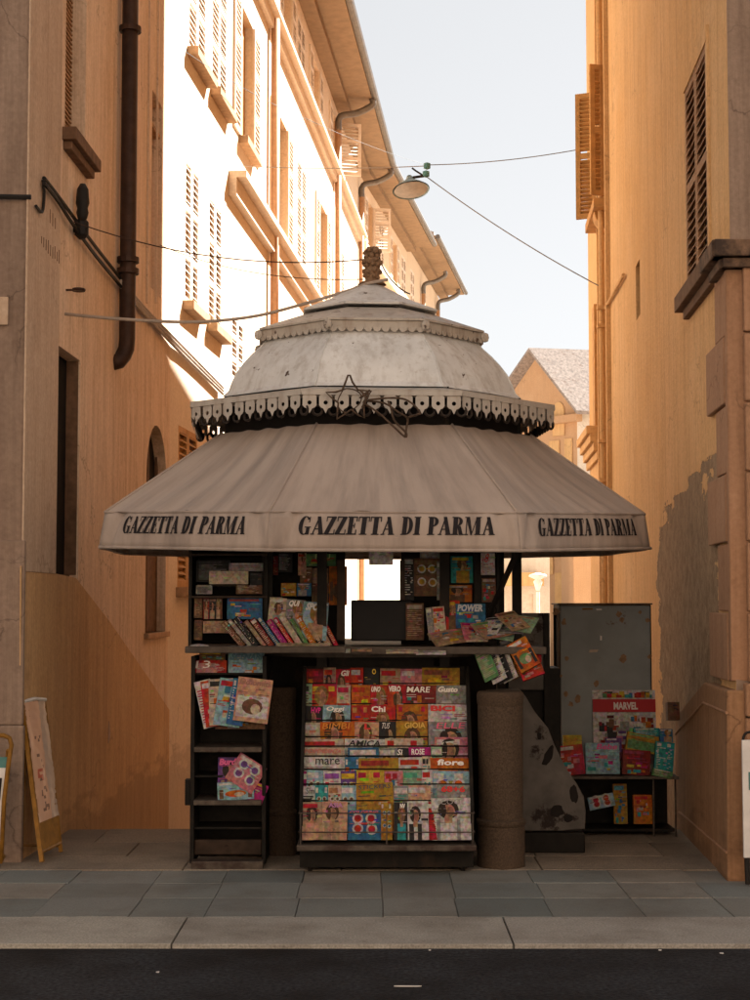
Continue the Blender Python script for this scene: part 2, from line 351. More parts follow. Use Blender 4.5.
class Wall:
    """vertical wall plane from p0 to p1; side=+1: street on the right-hand side (+x), -1: street on -x"""
    def __init__(s, p0, p1, side):
        s.p0 = Vector((p0[0], p0[1], 0)); d = Vector((p1[0] - p0[0], p1[1] - p0[1], 0)); s.L = d.length; s.d = d.normalized()
        s.n = Vector((s.d.y, -s.d.x, 0)) * side
    def pt(s, a, z, off=0): p = s.p0 + s.d * a + s.n * off; return Vector((p.x, p.y, z))
    def hit(s, u, v=600, off=0):
        d = ray(u, v); o = Vector((0, 0, H)); q = s.p0 + s.n * off
        t = (q - o).dot(s.n) / d.dot(s.n); p = o + d * t
        return (p - s.p0).dot(s.d), p.z
    def H(s, u, v, off=0): return s.pt(*s.hit(u, v, off), off)
    def S(s, u, z=None):
        v = 600
        for _ in range(6):
            a, zh = s.hit(u, v)
            if z is None: return a
            v += (zh - z) * F / s.pt(a, 0).y
        return a
    def box(s, mb, a0, a1, z0, z1, o0, o1):
        c = [s.pt(a0, z0, o0), s.pt(a1, z0, o0), s.pt(a1, z0, o1), s.pt(a0, z0, o1), s.pt(a0, z1, o0), s.pt(a1, z1, o0), s.pt(a1, z1, o1), s.pt(a0, z1, o1)]
        mb.hexa(c)
    def face(s, mb, z0, z1, ops, depth=.25, a0=0, a1=None):
        """wall sheet with openings (a0,a1,z0,z1,arch) and their reveals"""
        a1 = s.L if a1 is None else a1
        As = sorted({a0, a1, *[x for o in ops for x in (o[0], o[1])]}); Zs = sorted({z0, z1, *[x for o in ops for x in (o[2], o[3])]})
        As = [a for a in As if a0 <= a <= a1]
        for i in range(len(As) - 1):
            for j in range(len(Zs) - 1):
                ca, cz = (As[i] + As[i + 1]) / 2, (Zs[j] + Zs[j + 1]) / 2
                if any(o[0] < ca < o[1] and o[2] < cz < o[3] for o in ops): continue
                mb.face([s.pt(As[i], Zs[j]), s.pt(As[i + 1], Zs[j]), s.pt(As[i + 1], Zs[j + 1]), s.pt(As[i], Zs[j + 1])])
        for o in ops:
            A0, A1, B0, B1 = o[:4]; arch = len(o) > 4 and o[4]; dp = o[5] if len(o) > 5 else depth
            if arch:
                r = (A1 - A0) / 2; cm = (A0 + A1) / 2; zc = B1 - r * arch
                arc = [(cm - r * math.cos(math.pi * k / 12), zc + r * arch * math.sin(math.pi * k / 12)) for k in range(13)]
                for k in range(12):
                    (xa, za), (xb, zb) = arc[k], arc[k + 1]
                    mb.face([s.pt(xa, za), s.pt(xb, zb), s.pt(xb, B1), s.pt(xa, B1)])
                    mb.face([s.pt(xa, za), s.pt(xb, zb), s.pt(xb, zb, -dp), s.pt(xa, za, -dp)])
                B1s = zc
            else:
                B1s = B1; mb.face([s.pt(A0, B1), s.pt(A1, B1), s.pt(A1, B1, -dp), s.pt(A0, B1, -dp)])
            mb.face([s.pt(A0, B0), s.pt(A0, B1s), s.pt(A0, B1s, -dp), s.pt(A0, B0, -dp)])
            mb.face([s.pt(A1, B0), s.pt(A1, B1s), s.pt(A1, B1s, -dp), s.pt(A1, B0, -dp)])
            mb.face([s.pt(A0, B0), s.pt(A1, B0), s.pt(A1, B0, -dp), s.pt(A0, B0, -dp)])
    def back(s, mb, o, depth): mb.face([s.pt(o[0] - .02, o[2] - .02, -depth), s.pt(o[1] + .02, o[2] - .02, -depth), s.pt(o[1] + .02, o[3] + .02, -depth), s.pt(o[0] - .02, o[3] + .02, -depth)])
def leaf_local(mb, w, h, t=.035, pitch=.055, fr=.055, mid=(.5,)):
    """louvred leaf in local x (0..w), z (0..h), y thickness"""
    rails = [0] + [m * h for m in mid] + [h]
    mb.box((0, 0, 0), (fr, t, h)); mb.box((w - fr, 0, 0), (w, t, h))
    for i, r in enumerate(rails):
        a = max(0, r - fr * .6) if i else 0; b = min(h, r + fr * .6) if i < len(rails) - 1 else h
        if i == 0: b = fr * 1.1
        if i == len(rails) - 1: a = h - fr * 1.1
        mb.box((fr, .002, a), (w - fr, t - .002, b))
    for a, b in zip(rails, rails[1:]):
        z = a + fr * 1.1
        while z < b - fr * .9:
            mb.hexa([(fr, .0, z), (w - fr, .0, z), (w - fr, t, z + .03), (fr, t, z + .03), (fr, .0, z + .01), (w - fr, .0, z + .01), (w - fr, t, z + .04), (fr, t, z + .04)])
            z += pitch
def place_leaf(wall, parent, a, z0, w, h, off, ang=0, mat='shut', pitch=.055, flip=1, mid=(.5,), fr=.055):
    """leaf hinged at (a,z0) off the wall; ang degrees swung outwards; flip=+1 extends along +d"""
    mb = MB(); leaf_local(mb, w, h, pitch=pitch, mid=mid, fr=fr)
    x = wall.d * flip; y = -wall.n     # y local into wall
    c, sn = math.cos(R(ang)), math.sin(R(ang))
    X = x * c + wall.n * sn; Y = Vector((0, 0, 1)).cross(X)
    if ang == 0 and Y.dot(wall.n) > 0: Y = -Y
    o = wall.pt(a, z0, off)
    mb.v = [tuple(o + X * p[0] - (-Y) * p[1] * 1.0 + Vector((0, 0, p[2]))) for p in mb.v]
    return mb.build('shutter', mat, parent)
# ================================================================== SETTING: ground
mb = MB(); mb.face([(-1800, -60, -1.5), (1800, -60, -1.5), (1800, 3500, -1.5), (-1800, 3500, -1.5)])
struct(mb.build('ground', 'ground'))
mb = MB(); mb.box((-60, -12, -1.45), (60, 7.62, -.022)); struct(mb.build('road', 'asphalt'))
mb = MB()
for (u, v, w, h) in ((405, 986, .16, .006), (158, 972, .014, .01), (92, 947, .02, .01), (660, 950, .012, .008), (722, 953, .02, .01), (180, 947, .025, .008), (430, 950, .012, .006)):
    g = G(u, v, -.02); mb.prism([Vector((g.x + w * .6 * math.cos(t) * random.uniform(.5, 1.2), g.y + h * math.sin(t) * random.uniform(.5, 1.2), -.0225)) for t in [k * .9 for k in range(7)]], (0, 0, .004))
tag(mb.build('litter', 'white'), 'pale paint scraps scattered on the dark asphalt', 'litter')
mb = MB(); random.seed(3); x = -.70 - 1.62 * 18
while x < 30:
    w = 1.6; mb.box((x + .001, 7.62, -.1), (x + w - .001, 8.262, random.uniform(-.003, .002))); x += 1.606
ko = mb.build('kerb', 'kerb', bevel=.004); struct(ko)
mb = MB(); random.seed(11)
xb = [-30 + .85 * k for k in range(33)] + [-2.2 + .445 * k + random.uniform(-.05, .05) for k in range(11)] + [2.75 + .85 * k for k in range(32)]
for i, (y0, y1) in enumerate(((8.27, 8.79), (8.79, 9.25), (9.25, 9.68))):
    jt = [random.uniform(-.012, .012) for _ in xb]; yj = [0] * len(xb)
    for k in range(len(xb) - 1):
        mb.box((xb[k] + jt[k] + .0015, y0 + .002, -.1), (xb[k + 1] + jt[k + 1] - .0015, y1 - .002, random.uniform(-.003, .003)))
struct(mb.build('pavement', 'slab', bevel=.004))
mb = MB(); mb.box((-30, 8.2, -.3), (30, 11.3, -.012)); struct(mb.build('pavement_bed', 'pipe'))
mb = MB(); x = -2.45
for w in (1.3, .95, 1.2, 1.35):
    mb.box((x + .003, 9.684, -.1), (min(x + w - .003, 2.3), 10.2, .004)); x += w
struct(mb.build('threshold', 'sand', bevel=.006))
mb = MB(); random.seed(5)
for (y0, y1) in ((10.215, 10.8), (10.8, 11.42)):
    x = -2.6 + random.random() * .3
    while x < 2.6:
        w = random.uniform(.55, .95); mb.box((x + .004, y0 + .004, -.1), (x + w - .004, y1 - .004, random.uniform(-.002, .003))); x += w
struct(mb.build('alley_paving', 'sand', bevel=.005))
mb = MB(); prof = [(11.42, -.003), (11.5, -.02), (16, -.95), (22, -1.3), (60, -1.35), (200, -1.4)]
for (ya, za), (yb, zb) in zip(prof, prof[1:]):
    mb.face([(-8, ya, za), (12, ya, za), (12, yb, zb), (-8, yb, zb)])
struct(mb.build('alley_slope', 'ground'))
# ================================================================== LEFT NEAR HOUSE
A0 = (-2.2, 9.98); A1 = (-2.04, 15.8)
WA = Wall(A0, A1, +1)
WB = Wall((-2.04, 15.8), (-.352, 36), +1)
house = thing('house', 'ochre plastered house in shade on the left with dark downpipe', 'house', (-2.2, 9.98, 0))
HT = 12.5
def op(W, u0, u1, z0, z1, *r):
    zm = (z0 + min(z1, 5.2)) / 2; a, b = sorted((W.S(u0, zm), W.S(u1, zm))); return (a, b, z0, z1, *r)
def zz(W, u, v): return W.hit(u, v)[1]
o1 = op(WA, 65, 85, zz(WA, 80, 150), 7.0); o2 = op(WA, 56, 79, zz(WA, 60, 578), zz(WA, 58, 345)); o3 = op(WA, 146, 166, zz(WA, 150, 633), zz(WA, 155, 424), .9, .11)
o4 = op(WA, 151, 161, zz(WA, 160, 298), zz(WA, 158, 100), 0, .2)
ops = [o1 + (0, .12), o2 + (0, .10), o3, o4]
aC = WA.S(72)
mb = MB(); WA.face(mb, -2.2, HT, ops, .25)
mb.build('wall', 'plA', house)
# roof slab/back volume
mb = MB(); mb.prism([Vector((-2.6, 10.3, HT - .2)), Vector((-2.4, 15.8, HT - .2)), Vector((-12, 15.8, HT - .2)), Vector((-12, 10.3, HT - .2))], (0, 0, .2)); mb.build('roof', 'roof', house)
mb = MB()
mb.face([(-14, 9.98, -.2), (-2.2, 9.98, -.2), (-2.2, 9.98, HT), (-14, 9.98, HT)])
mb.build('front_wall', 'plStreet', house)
# corner strip, painted pale, 6 mm proud of the side wall, with tapered lower stone
mb = MB(); aS = WA.S(66)
WA.box(mb, -.006, WA.S(52), -.2, Zat(566, 10), .0, .02); 
mb.v = mb.v[:0]; mb.f = []; mb.c = []
WA.box(mb, -.02, o2[0] - .01, zz(WA, 30, 572), HT, .0, .012)
mb.build('corner_strip', 'plCorner', house, bevel=.004)
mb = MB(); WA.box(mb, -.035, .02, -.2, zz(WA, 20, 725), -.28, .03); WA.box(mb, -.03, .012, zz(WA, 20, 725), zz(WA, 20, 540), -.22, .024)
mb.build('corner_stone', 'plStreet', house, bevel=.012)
# deeper ochre area of the wall below the sloping line
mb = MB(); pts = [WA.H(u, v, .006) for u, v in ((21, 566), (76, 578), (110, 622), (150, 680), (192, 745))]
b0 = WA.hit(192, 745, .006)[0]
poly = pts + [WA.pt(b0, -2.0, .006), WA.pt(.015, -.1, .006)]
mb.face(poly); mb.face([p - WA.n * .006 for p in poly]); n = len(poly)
for i in range(n): mb.face([poly[i], poly[(i + 1) % n], poly[(i + 1) % n] - WA.n * .006, poly[i] - WA.n * .006])
mb.build('lower_ochre_area', 'plAlow', house)
# pale scars
for (u, v, w, h) in ((109, 733, .04, .08), (176, 792, .07, .09)):
    mb = MB(); a, z = WA.hit(u, v, .008); pl = []
    for k in range(14):
        t = 2 * math.pi * k / 14; r = 1 + .25 * math.sin(3 * t + u); pl.append(WA.pt(a + w * r * math.cos(t), z + h * r * math.sin(t), .007))
    mb.prism(pl, WA.n * .003); mb.build('plaster_scar', 'plFront', house)
mb = MB(); a, z = WA.hit(78, 625, .008); pl = [WA.pt(a + x, z + y, .006) for x, y in ((-.04, -.4), (.0, .1), (.03, .3), (.05, .1), (.03, -.5))]
# recess backs / windows
def closed_window(W, parent, o, depth, mat='shutO', frame='shutO', pitch=.05, leaves=2, mid=(.5,)):
    w = (o[1] - o[0]); n = leaves
    for k in range(n):
        place_leaf(W, parent, o[0] + k * w / n + .004, o[2] + .01, w / n - .008, o[3] - o[2] - .02, -depth, 0, mat, pitch, 1, mid)
mb = MB(); WA.back(mb, o1, .119); mb.build('window_screen', 'shutO', house)
mb = MB(); z = o1[2]
while z < o1[3]: WA.box(mb, o1[0], o1[1], z, z + .012, -.119, -.10); z += .035
mb.build('screen_slat', 'sill', house)
win = MB(); WA.back(win, o2, .099); w_ = win.build('window', 'dark', house)
mb = MB(); WA.box(mb, o2[0], o2[1], o2[2], o2[2] + .03, -.095, -.06); WA.box(mb, o2[1] - .016, o2[1] - .002, o2[2] + .03, o2[3] - .005, -.097, -.012)  # dark strip over the far reveal paints in the niche's shade
for k in range(1, 5): zt = o2[2] + (o2[3] - o2[2]) * k / 5; mb.tube([WA.pt(o2[0], zt, -.03), WA.pt(o2[0] + .1, zt, -.03)], .016, 6)
mb.build('window_frame', 'dksill', w_ if False else house)
w3 = MB(); WA.back(w3, o3, .109); w3 = w3.build('window', 'dark', house)
mb = MB(); c3 = (o3[0] + o3[1]) / 2; h3 = o3[3] - .45
for a in (o3[0] + .02, c3 - .03, o3[1] - .08): WA.box(mb, a, a + .06, o3[2], o3[3], -.105, -.08)
WA.box(mb, o3[0], o3[1], o3[2], o3[2] + .75, -.102, -.085)
mb.build('window_frame', 'dksill', house)
mb = MB(); WA.box(mb, o3[0] - .06, o3[1] + .06, o3[2] - .05, o3[2], -.34, .04); mb.build('sill', 'sill', house, bevel=.006)
mb = MB(); WA.back(mb, o4, .199); mb.build('window', 'plAlow', house)
mb = MB(); WA.box(mb, o4[0], o4[1], zz(WA, 158, 132), zz(WA, 158, 128), -.19, -.02); mb.build('ledge', 'sill', house)
# sills
mb = MB(); WA.box(mb, o1[0] - .08, o1[1] + .12, o1[2] - .09, o1[2], -.1, .1); WA.box(mb, o1[0] - .04, o1[1] + .08, o1[2] - .15, o1[2] - .09, -.1, .06); mb.build('sill', 'dksill', house, bevel=.006)
# lower shuttered window behind the kiosk shelf
mb = MB(); aw0, aw1 = WA.S(177.5), WA.S(190)
# downpipe
ad = WA.hit(127.5, 300, .085)[0]
mb = MB(); zb = zz(WA, 124, 362)
pp = [WA.pt(ad, HT, .085), WA.pt(ad, zb + .14, .085), WA.pt(ad - .005, zb + .06, .08), WA.pt(ad - .02, zb, .06), WA.pt(ad - .05, zb - .05, .03), WA.pt(ad - .09, zb - .07, -.03)]
mb.tube(pp, .066, 14)
dp = mb.build('downpipe', 'pipe', house, smooth=True)
for v in (45, 272, 283):
    z = zz(WA, 128, v); mb = MB(); mb.lathe([(.06, z - .02), (.092, z - .022), (.092, z + .022), (.06, z + .02)], WA.pt(ad, z, .085)[:2], 14); mb.build('pipe_collar', 'pipe', house)
mb = MB()
for u, w in ((118.5, .012), (143, .03), (152, .02)):
    a = WA.S(u); WA.box(mb, a, a + w, zz(WA, u, 300), HT, 0, .018)
mb.build('wall_moulding', 'plA', house)
mb = MB(); a, z = WA.hit(66, 290); mb.tube([WA.pt(a, z, 0), WA.pt(a, z, .07)], .008, 6); mb.lathe([(.045, z - .01), (.05, z), (.045, z + .01)], WA.pt(a, z, .09)[:2], 12); 
mb.build('wall_bracket', 'pipe', house)
# cable along house (thing)
mb = MB()
def wpts(W, l, off): return [W.H(u, v, off) for u, v in l]
for k, dv in ((0, 0), (1, 5)):
    mb.tube(spline(wpts(WA, [(44, 178 + dv), (58, 196 + dv), (72, 215 + dv * 1.6), (95, 246 + dv * 1.8), (121, 279 + dv * 1.5)], .03 + .012 * k), 5), .014, 6)
mb.tube([WA.pt(-.02, zz(WA, 36, 207), .03), Vector((-2.4, 9.94, WA.hit(36, 207)[1])), Vector((-3.6, 9.94, WA.hit(36, 207)[1] + .02))], .016, 6)
mb.tube(spline(wpts(WA, [(36, 206), (42, 212), (44, 196), (43, 180)], .03), 4), .011, 6)
tag(mb.build('cable', 'cable'), 'black twisted cable bundle running down the left house wall', 'cable')
mb = MB()
for k in range(3):
    mb.tube(spline(wpts(WA, [(121, 281 + 3 * k), (150, 314 + 3 * k)], .04) + wpts(WB, [(182, 346 + 4 * k), (223, 388 + 3 * k)], .05), 5), .016, 6)
tag(mb.build('cable', 'cableW'), 'three pale parallel cables clipped to wall beyond the dark downpipe', 'cable')
ins = thing('insulator', 'dark ceramic cable insulators mounted on left house corner', 'insulator', WA.pt(WA.S(68), zz(WA, 68, 200), 0))
mb = MB(); a = WA.S(68)
z0, z1 = zz(WA, 68, 216), zz(WA, 68, 178); cxy = WA.pt(a, 0, .07)[:2]
mb.lathe([(.02, z0), (.035, z0 + .02), (.045, z0 + .06), (.038, z0 + .09), (.05, z0 + .13), (.042, z1 - .04), (.02, z1)], cxy, 12); mb.build('insulator_cap', 'cable', ins, smooth=True)
mb = MB(); z0, z1 = zz(WA, 70, 236), zz(WA, 70, 214); mb.lathe([(.02, z0), (.05, z0 + .03), (.05, z1 - .03), (.02, z1)], WA.pt(a + .03, 0, .06)[:2], 10)
mb.tube([WA.pt(a + .03, z0 + .07, 0), WA.pt(a + .03, z0 + .07, .1)], .02, 6); mb.build('insulator_mount', 'cable', ins)
# inscription and number plate ------------------------------------------------ text helper
TXT = {}
def text_polys(s, bold=0.0, slant=0):
    key = (s, bold)
    if key in TXT: return TXT[key]
    cu = bpy.data.curves.new('t', 'FONT'); cu.body = s; cu.resolution_u = 2; cu.size = 1; cu.offset = bold; cu.fill_mode = 'BOTH'
    ob = bpy.data.objects.new('t', cu); COL.objects.link(ob); bpy.context.view_layer.update()
    dg = bpy.context.evaluated_depsgraph_get(); me = bpy.data.meshes.new_from_object(ob.evaluated_get(dg))
    vs = [v.co.copy() for v in me.vertices]; fs = [tuple(p.vertices) for p in me.polygons]
    bpy.data.objects.remove(ob); bpy.data.curves.remove(cu); bpy.data.meshes.remove(me)
    x0 = min(v.x for v in vs); x1 = max(v.x for v in vs); y0 = min(v.y for v in vs); y1 = max(v.y for v in vs)
    vs = [((v.x - x0) / (x1 - x0), (v.y - y0) / (y1 - y0)) for v in vs]
    TXT[key] = (vs, fs, (x1 - x0) / (y1 - y0)); return TXT[key]
def text_mb(s, fn, col=(0, 0, 0), bold=0.0):
    vs, fs, asp = text_polys(s, bold); mb = MB(); mb.v = [tuple(fn(x, y)) for x, y in vs]; mb.f = list(fs); mb.c = [col] * len(fs); return mb
# weathered-away carved street name: only broken strokes are left
rng = random.Random(8)
for u0, u1, v0, h, n in ((46, 54, 226, .10, 3), (38, 58, 256, .10, 9)):
    a0_, a1_ = WA.S(u0, 3.9), WA.S(u1, 3.9); z = zz(WA, (u0 + u1) / 2, v0)
    for k in range(n):
        a = a0_ + (a1_ - a0_) * (k + .5) / n; mb = MB(); zb_ = z + rng.uniform(0, .03)
        WA.box(mb, a, a + .012, zb_, z + h * rng.uniform(.7, 1), .0125, .0145); mb.build('carved_stroke', 'dksill', house)
# ================================================================== LEFT FAR HOUSES (sunlit)
WC = Wall((-.352, 36), (2.10, 52), +1)
EZ = 11.45
fb = thing('house', 'tall apricot sunlit house with louvred shutters and deep eaves', 'house', (-2.04, 15.8, -1.4))
fc = thing('house', 'farthest left peach house ending the row of eaves', 'house', (-.35, 36, -1.4))
sill_mbs = []
def far_window(W, parent, a, z0, w, h, mode='closed', mat='shut', sill=True, pitch=.07):
    o = (a, a + w, z0, z0 + h)
    m_ = MB(); W.box(m_, a + .01, a + w - .01, z0, z0 + h, -.12, -.10); m_.build('window', 'shutO', parent)
    if mode == 'closed':
        for k in range(2): place_leaf(W, parent, a + k * w / 2 + .005, z0, w / 2 - .01, h, .0, 0, mat, pitch, 1, (.33, .66))
    elif mode == 'flat':
        place_leaf(W, parent, a - w / 2, z0, w / 2 - .01, h, .03, 0, mat, pitch, 1, (.33, .66)); place_leaf(W, parent, a + w + .01, z0, w / 2 - .01, h, .03, 0, mat, pitch, 1, (.33, .66))
    else:
        place_leaf(W, parent, a + w, z0, w / 2, h, .02, mode, mat, pitch, 1, (.33, .66)); place_leaf(W, parent, a - w / 2, z0, w / 2 - .01, h, .03, 0, mat, pitch, 1, (.33, .66))
    if sill:
        m_ = MB(); W.box(m_, a - .06, a + w + .06, z0 - .1, z0, -.1, .12); m_.build('sill', 'sill', parent, bevel=.008)
    return o
opsB = []
opsB.append(far_window(WB, fb, WB.S(181.5), 4.72, .8, 1.55)); opsB.append(far_window(WB, fb, WB.S(206), 4.72, .85, 1.5))
opsB.append(far_window(WB, fb, WB.S(230), 4.3, .9, .85, sill=False))
opsB.append(far_window(WB, fb, WB.S(276), 4.0, 1.1, 1.7))
for u in (295, 318, 335): opsB.append(far_window(WB, fb, WB.S(u), 4.0, 1.1, 1.7, sill=False))
opsB.append(far_window(WB, fb, WB.S(177), 1.75, 1.0, 1.65, mat='shutO'))
for u, m in ((184, 'closed'), (208, 'closed'), (237, 'flat')): opsB.append(far_window(WB, fb, WB.S(u), 7.45, 1.0, 1.75, m))
for u, m in ((274, 'flat'), (296, 'closed'), (318, 'flat'), (338, 'closed')): opsB.append(far_window(WB, fb, WB.S(u), 7.05, 1.15, 1.75, m, sill=False))
for u, m in ((262, 'closed'), (280, 'flat'), (296, 'closed'), (311, 'flat'), (331, 70)): opsB.append(far_window(WB, fb, WB.S(u), 10.05, .95, 1.05, m, sill=False))
mb = MB(); WB.face(mb, -2.2, EZ + .1, opsB, .12); mb.build('wall', 'plB', fb)
mb = MB(); WB.box(mb, WB.S(226), WB.L, 6.5, 6.72, 0, .10); WB.box(mb, WB.S(226), WB.L, 6.72, 6.80, 0, .22); mb.build('string_course', 'plB', fb)
mb = MB(); WB.box(mb, WB.S(240), WB.L, 9.72, 9.86, 0, .08); WB.box(mb, WB.S(240), WB.L, 9.86, 9.93, 0, .18); mb.build('string_course', 'plB', fb)
def eaves(W, parent, z, over, a0=-.3, a1=None, gut=True):
    a1 = W.L if a1 is None else a1
    m_ = MB(); W.box(m_, a0, a1, z, z + .10, -6, over); m_.build('eave', 'eave', parent)
    m_ = MB(); W.box(m_, a0, a1, z - .12, z - .003, 0.0, over * .35); m_.build('cornice', 'eave', parent)
    m_ = MB(); m_.tube([W.pt(a0, z + .06, over + .06), W.pt(a1, z + .06, over + .06)], .07, 8); m_.build('gutter', 'gutter', parent)
    m_ = MB(); m_.hexa([W.pt(a0, z + .1, over - .05), W.pt(a1, z + .1, over - .05), W.pt(a1, z + .1, -5), W.pt(a0, z + .1, -5), W.pt(a0, z + .2, over - .05), W.pt(a1, z + .2, over - .05), W.pt(a1, z + 2.3, -5), W.pt(a0, z + 2.3, -5)])
    m_.build('roof', 'roof', parent)
eaves(WB, fb, EZ, .72)
def goose(W, parent, u, z, over, mat='pipeO', zbot=-1.4, r=.065):
    a = W.S(u); m_ = MB()
    m_.tube(spline([W.pt(a + .3, z + .02, over), W.pt(a + .3, z - .12, over), W.pt(a + .2, z - .3, over * .6), W.pt(a + .02, z - .42, .12), W.pt(a, z - .7, .09)], 5), r, 10)
    m_.build('downpipe', 'gutter', parent, smooth=True)
    m_ = MB(); m_.tube([W.pt(a, z - .7, .09), W.pt(a, zbot, .09)], r * .95, 12); m_.build('downpipe', mat, parent, smooth=True)
goose(WB, fb, 267, EZ, .72); goose(WB, fb, 333, EZ, .72)
opsC = []
for u, m in ((367, 70), (379, 'closed'), (392, 'flat'), (402, 'closed'), (411, 'closed')): opsC.append(far_window(WC, fc, WC.S(u) if u > 360 else 0, 10.0, .85, 1.05, m, sill=False))
for u in (366, 385, 404): opsC.append(far_window(WC, fc, WC.S(u), 7.0, 1.0, 1.7, 'closed', sill=False))
mb = MB(); WC.face(mb, -2.2, EZ + .1, opsC, .12); mb.face([WC.pt(WC.L, -2, 0), WC.pt(WC.L, -2, -6), WC.pt(WC.L, EZ, -6), WC.pt(WC.L, EZ, 0)]); mb.build('wall', 'plC', fc)
mb = MB(); WC.box(mb, 0, WC.L, 9.6, 9.8, 0, .15); WC.box(mb, 0, WC.L, 6.5, 6.72, 0, .15); mb.build('string_course', 'plC', fc)
eaves(WC, fc, EZ + .02, .72, 0, 8.2); eaves(WC, fc, EZ + .25, .8, 8.25, WC.L + .3)
goose(WC, fc, 357.5, EZ, .7); goose(WC, fc, 421, EZ, .7); goose(WC, fc, 436, EZ + .2, .7)
# ================================================================== RIGHT HOUSE
B0 = (2.10, 9.35); WR = Wall(B0, (2.10 + .059 * 11.1, 20.45), -1)
rh = thing('house', 'tall orange plastered house filling the right side of the alley', 'house', (2.1, 9.35, 0))
ow = op(WR, 687.5, 709, 3.78, 5.2, 0, .14); osl = op(WR, 636, 640, zz(WR, 638, 318), zz(WR, 638, 262), 0, .1); ofr = op(WR, 600.5, 607, 6.1, 7.6, 0, .15)
mb = MB(); WR.face(mb, -2.2, 19, [ow, osl, ofr], .14); mb.face([WR.pt(WR.L, -2.2), WR.pt(WR.L, -2.2, -8), WR.pt(WR.L, 19, -8), WR.pt(WR.L, 19)]); mb.build('wall', 'plR', rh)
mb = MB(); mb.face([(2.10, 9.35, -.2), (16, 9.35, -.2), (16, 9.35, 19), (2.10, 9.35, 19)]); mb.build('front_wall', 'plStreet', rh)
mb = MB(); mb.prism([Vector((1.7, 8.8, 19)), Vector((16, 8.8, 19)), Vector((16, 20.9, 19)), Vector((2.4, 20.9, 19))], (0, 0, .3)); mb.build('roof', 'roof', rh)
mb = MB(); WR.box(mb, ow[0], ow[1], ow[2], ow[3], -.139, -.12); mb.build('window', 'dark', rh)
w = ow[1] - ow[0]
for k in range(2): place_leaf(WR, rh, ow[0] + k * w / 2 + .005, ow[2], w / 2 - .01, ow[3] - ow[2], .012, 0, 'shutB', .062, 1, (.5,), .045)
mb = MB(); WR.box(mb, ow[0] - .05, ow[1] + .02, ow[3], ow[3] + .1, 0, .02); WR.box(mb, ow[0] - .06, ow[0], ow[2], ow[3] + .1, 0, .015); mb.build('window_surround', 'plR', rh)
mb = MB(); WR.box(mb, ow[0] - .38, ow[1] + .14, ow[2] - .13, ow[2] - .02, -.05, .085); WR.box(mb, ow[0] - .3, ow[1] + .02, ow[2] - .20, ow[2] - .13, -.05, .04); mb.build('sill', 'dksill', rh, bevel=.006)
mb = MB(); WR.box(mb, osl[0], osl[1], osl[2], osl[3], -.099, -.08); mb.build('window', 'dark', rh)
mb = MB(); WR.box(mb, ofr[0], ofr[1], ofr[2], ofr[3], -.149, -.12); mb.build('window', 'dark', rh)
# open far shutters
afr = ofr[0]
place_leaf(WR, rh, ofr[1] + .02, 6.1, .25, 1.5, .03, 70, 'shutO', .05, 1, (.5,))
place_leaf(WR, rh, ofr[0] - .03, 6.12, .17, 1.48, .03, 72, 'shutO', .05, -1, (.5,))
mb = MB(); WR.box(mb, ofr[0] - .2, ofr[1] + .2, 5.96, 6.06, 0, .16)
c = [WR.pt(ofr[0], 5.958, 0), WR.pt(ofr[0], 5.958, .14), WR.pt(ofr[0], 5.88, .12), WR.pt(ofr[0], 5.76, .03), WR.pt(ofr[0], 5.76, 0)]; mb.prism(c, WR.d * .3)
mb.build('sill', 'shutO', rh)
# mouldings, pipes on the far part
mb = MB()
for u in (604, 607.5, 613): a = WR.S(u); WR.box(mb, a - .04, a + .04, -2, 19, 0, .05)
mb.build('wall_moulding', 'plR', rh)
mb = MB(); a = WR.S(610.5); mb.tube([WR.pt(a, -2, .07), WR.pt(a, 18.5, .07)], .03, 8)
for v in (303, 322, 440, 480): z = zz(WR, 610, v); mb.box(WR.pt(a, z, .07) - Vector((.05, .05, .02)), WR.pt(a, z, .07) + Vector((.05, .05, .02)))
mb.build('downpipe', 'plR', rh)
mb = MB(); a = WR.S(618)
mb.tube([WR.pt(WR.S(611), zz(WR, 611, 302), .03), WR.pt(WR.S(630), zz(WR, 630, 268), .03)], .02, 6); mb.build('wall_bracket', 'plR', rh)
# lower far part with small cornice
mb = MB(); a0_ = WR.S(603)
z1 = zz(WR, 598, 428)
for k in range(4): WR.box(mb, a0_ + .2, WR.L + .1, z1 - .1 * k - .1, z1 - .1 * k, 0, .16 - .04 * k)
z2 = zz(WR, 598, 484); WR.box(mb, a0_ + .2, WR.L + .05, z2 - .08, z2, 0, .08)
mb.build('cornice', 'plR', rh, bevel=.01)
mb = MB(); WR.box(mb, WR.S(600), WR.S(598), zz(WR, 599, 440), zz(WR, 599, 300), 0, .04); mb.build('shutter', 'shutO', rh)
# corner quoins on the alley side
zj = [-.1, .52, .93, 1.13, 1.54, 1.95, 2.36, 2.77, 3.18, 3.6]
for i in range(3, 9):
    wide = (i % 2 == 1)
    a1_ = WR.S(714.5 if wide else 722)
    mb = MB(); WR.box(mb, .09, a1_, zj[i] + .006, zj[i + 1] - .006, 0, .035 if wide else .022); mb.build('quoin', 'rust_stone', rh, bevel=.008)
mb = MB(); WR.box(mb, -.0, .085, 1.14, 3.6, -.2, .028); mb.build('corner_pilaster', 'rust_stone', rh, bevel=.01)
